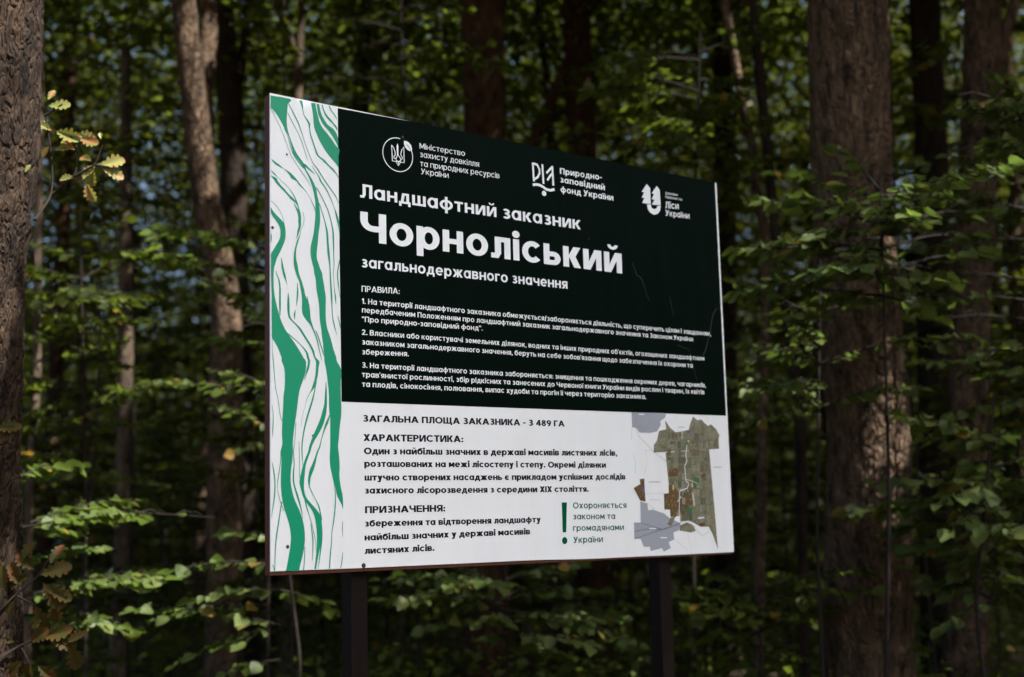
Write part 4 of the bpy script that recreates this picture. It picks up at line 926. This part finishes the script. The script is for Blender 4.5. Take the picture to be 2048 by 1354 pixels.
# ---- map in the lower right corner
def mapforest(name, a, b, c, sc):
    m, N, L, bs = newmat(name); bs.inputs['Roughness'].default_value = .4
    tc = N.new('ShaderNodeTexCoord'); mp = N.new('ShaderNodeMapping'); mp.inputs['Scale'].default_value = (1, 1, .7); L.new(tc.outputs['Object'], mp.inputs[0])
    vo = N.new('ShaderNodeTexVoronoi'); vo.inputs['Scale'].default_value = sc; L.new(mp.outputs[0], vo.inputs['Vector'])
    n2 = N.new('ShaderNodeTexNoise'); n2.inputs['Scale'].default_value = 22; n2.inputs['Detail'].default_value = 3; L.new(tc.outputs['Object'], n2.inputs['Vector'])
    r1 = N.new('ShaderNodeValToRGB'); E = r1.color_ramp.elements; E[0].position = .38; E[1].position = .62; E[0].color = (*a, 1); E[1].color = (*b, 1)
    L.new(n2.outputs[0], r1.inputs[0])
    r2 = N.new('ShaderNodeValToRGB'); E = r2.color_ramp.elements; E[0].position = .12; E[1].position = .3; E[0].color = (1, 1, 1, 1); E[1].color = (0, 0, 0, 1)
    L.new(vo.outputs['Distance'], r2.inputs[0])
    mx = N.new('ShaderNodeMix'); mx.data_type = 'RGBA'; L.new(r2.outputs[0], mx.inputs[0]); L.new(r1.outputs[0], mx.inputs[6]); mx.inputs[7].default_value = (*c, 1)
    L.new(mx.outputs[2], bs.inputs['Base Color']); return m
z7 = zp(1230, 800, 4.104)
mapV, mapF, mapM, mapI = [], [], [], []
def mp_(mat, polys=(), lines=(), lift=.0004):
    q = Print(lift)
    for k, pl in enumerate(polys): q.poly(z7(*pl), k)
    for k, (pl, ww) in enumerate(lines): q.line(z7(*pl), ww, k)
    n = sum(len(v) for v in mapV); mapV.extend(q.V); mapF.extend(tuple(n + i for i in f) for f in q.F)
    if mat not in mapM: mapM.append(mat)
    mapI.extend([mapM.index(mat)] * len(q.F))
mp_(MT['mgrey'], [[(135, 100), (420, 108), (410, 145), (370, 175), (375, 205), (345, 258), (290, 270), (200, 268), (172, 228), (140, 225)],
    [(207, 830), (265, 850), (272, 905), (310, 900), (400, 930), (450, 970), (535, 1010), (525, 1070), (480, 1085), (485, 1145), (440, 1165), (457, 1215), (400, 1245), (385, 1215), (292, 1240), (285, 1205), (235, 1205), (210, 1140), (158, 1140), (155, 1008), (210, 1010)]])
mp_(mapforest('map_forest', (.115, .105, .060), (.21, .195, .125), (.33, .32, .22), 130), [
    [(318, 432), (318, 370), (345, 330), (360, 255), (420, 240), (410, 165), (450, 225), (495, 265), (545, 258), (605, 245), (618, 190), (640, 135), (675, 165), (710, 160), (735, 190), (765, 215), (785, 198), (830, 240), (857, 290), (848, 325), (855, 400), (772, 405)][::-1],
    [(772, 405), (415, 432), (440, 690), (440, 765), (400, 768), (405, 900), (450, 900), (458, 960), (535, 950), (535, 1000), (600, 990), (650, 1010), (700, 1040), (770, 1040), (800, 1100), (845, 1225), (812, 850)], [(530, 1030), (590, 1005), (640, 1025), (662, 1075), (620, 1087), (530, 1072)], [(430, 1020), (455, 965), (495, 958), (460, 1035)]])
mp_(mapforest('map_brown', (.085, .038, .012), (.11, .065, .02), (.32, .26, .15), 110), [
    [(405, 770), (445, 768), (440, 700), (475, 697), (520, 755), (525, 870), (500, 960), (455, 960), (450, 900), (405, 900)], [(530, 755), (622, 735), (640, 850), (565, 940), (532, 930)], [(430, 565), (515, 558), (517, 622), (437, 630)], [(152, 722), (207, 690), (202, 650), (238, 645), (250, 835), (205, 825)], [(690, 1010), (740, 1005), (735, 1040), (700, 1040)], [(705, 610), (740, 600), (745, 660), (712, 665)]], lift=.0006)
for mm, lo in ((plain('map_pale_olive', (.23, .22, .145), .4), 0), (plain('map_dark_olive', (.085, .085, .05), .4), 1), (plain('map_brown_olive', (.13, .10, .055), .4), 2), (plain('map_grey_olive', (.16, .165, .12), .4), 3)):
    cells = []
    for r_ in range(11):
        y0 = 268 + 66 * r_; xa, xb = (328, 845) if 300 < y0 < 400 else ((372, 760) if y0 < 300 else (425 if y0 < 690 else 545, 772 + (y0 - 405) * .062))
        for c_ in range(int((xb - xa) / 30)):
            if R.random() < .22:
                x_ = xa + 30 * c_ + R.uniform(0, 4); w2, h2 = R.choice([14, 26, 27]), R.choice([28, 56, 60])
                cells.append([(x_, y0 + 4), (x_ + w2, y0 + 3), (x_ + w2 + 1, y0 + h2), (x_ + 1, y0 + h2 + 1)])
    mp_(mm, cells, lift=.00056)
mp_(MT['mgreen'], [[(585, 885), (635, 880), (630, 945), (588, 942)], [(640, 630), (690, 640), (695, 700), (650, 690)], [(580, 345), (600, 350), (598, 385), (578, 380)]], lift=.0008)
mp_(MT['mpurple'], [[(590, 250), (612, 245), (610, 275), (592, 278)], [(215, 720), (242, 715), (245, 770), (222, 750)]], lift=.0008)
mp_(MT['myellow'], [[(595, 330), (610, 330), (608, 348), (596, 346)], [(470, 695), (482, 695), (484, 735), (472, 735)], [(625, 680), (636, 680), (640, 715), (628, 715)]], lift=.0008)
mp_(MT['mriver'], lines=[([(590, 370), (580, 450), (588, 500), (570, 545), (575, 600), (580, 660), (605, 690), (590, 725), (530, 745)], .0045), ([(548, 260), (550, 300), (546, 320)], .003), ([(530, 745), (525, 900), (535, 1010)], .003), ([(540, 1010), (600, 995), (650, 1035), (690, 1095), (720, 1112), (775, 1075)], .004), ([(635, 760), (650, 870)], .0045), ([(545, 790), (510, 835)], .003), ([(580, 650), (640, 670), (690, 690)], .002), ([(680, 970), (730, 965)], .006)], lift=.0010)
mp_(MT['mdark'], lines=[([(365, 295), (600, 290), (770, 265)], .0010), ([(320, 370), (600, 350), (855, 325)], .0012), ([(420, 495), (600, 480), (775, 470)], .0010), ([(430, 560), (780, 540)], .0010), ([(435, 630), (785, 605)], .0008), ([(440, 700), (790, 680)], .0008), ([(600, 780), (800, 770)], .0008), ([(535, 870), (810, 855)], .0008), ([(545, 950), (815, 925)], .0008), ([(450, 265), (455, 430)], .0007), ([(650, 150), (670, 960)], .0007), ([(710, 165), (740, 960)], .0007), ([(760, 215), (785, 960)], .0007), ([(520, 430), (525, 690)], .0008),
    ([(158, 1080), (250, 1060), (400, 1062), (540, 1012)], .0016), ([(155, 1140), (400, 1058), (535, 1012)], .0014), ([(158, 1008), (220, 1010), (390, 1062)], .0012), ([(165, 225), (190, 290), (320, 430), (440, 520), (600, 640)], .0010)], lift=.0012)
mp_(MT['mline'], lines=[([(175, 105), (172, 205), (235, 240), (265, 215), (290, 105)], .001), ([(136, 225), (136, 330)], .001), ([(255, 840), (330, 900)], .0008), ([(255, 770), (400, 765)], .0006), ([(490, 1145), (590, 1230)], .0008), ([(590, 1090), (625, 1225)], .0006), ([(245, 1055), (250, 1115)], .001), ([(240, 410), (265, 500), (235, 620)], .0006), ([(515, 223), (565, 223)], .002), ([(275, 672), (370, 672)], .002), ([(805, 551), (875, 551)], .002), ([(280, 818), (370, 822)], .001), ([(240, 412), (300, 415)], .0006)], lift=.0012)
mp_(MT['letter'], lines=[([(195, 118), (240, 118)], .0035), ([(280, 1056), (335, 1056)], .0035), ([(372, 1130), (425, 1130)], .0035)], lift=.0013)
mp_(MT['mwater'], lines=[([(150, 440), (165, 500), (168, 560), (162, 605)], .003), ([(480, 120), (505, 148)], .002)])

mapo = meshobj('map_print', np.concatenate(mapV), mapF, None, board)
for m in mapM: mapo.data.materials.append(m)
mapo.data.polygons.foreach_set('material_index', np.array(mapI, dtype=np.int32))
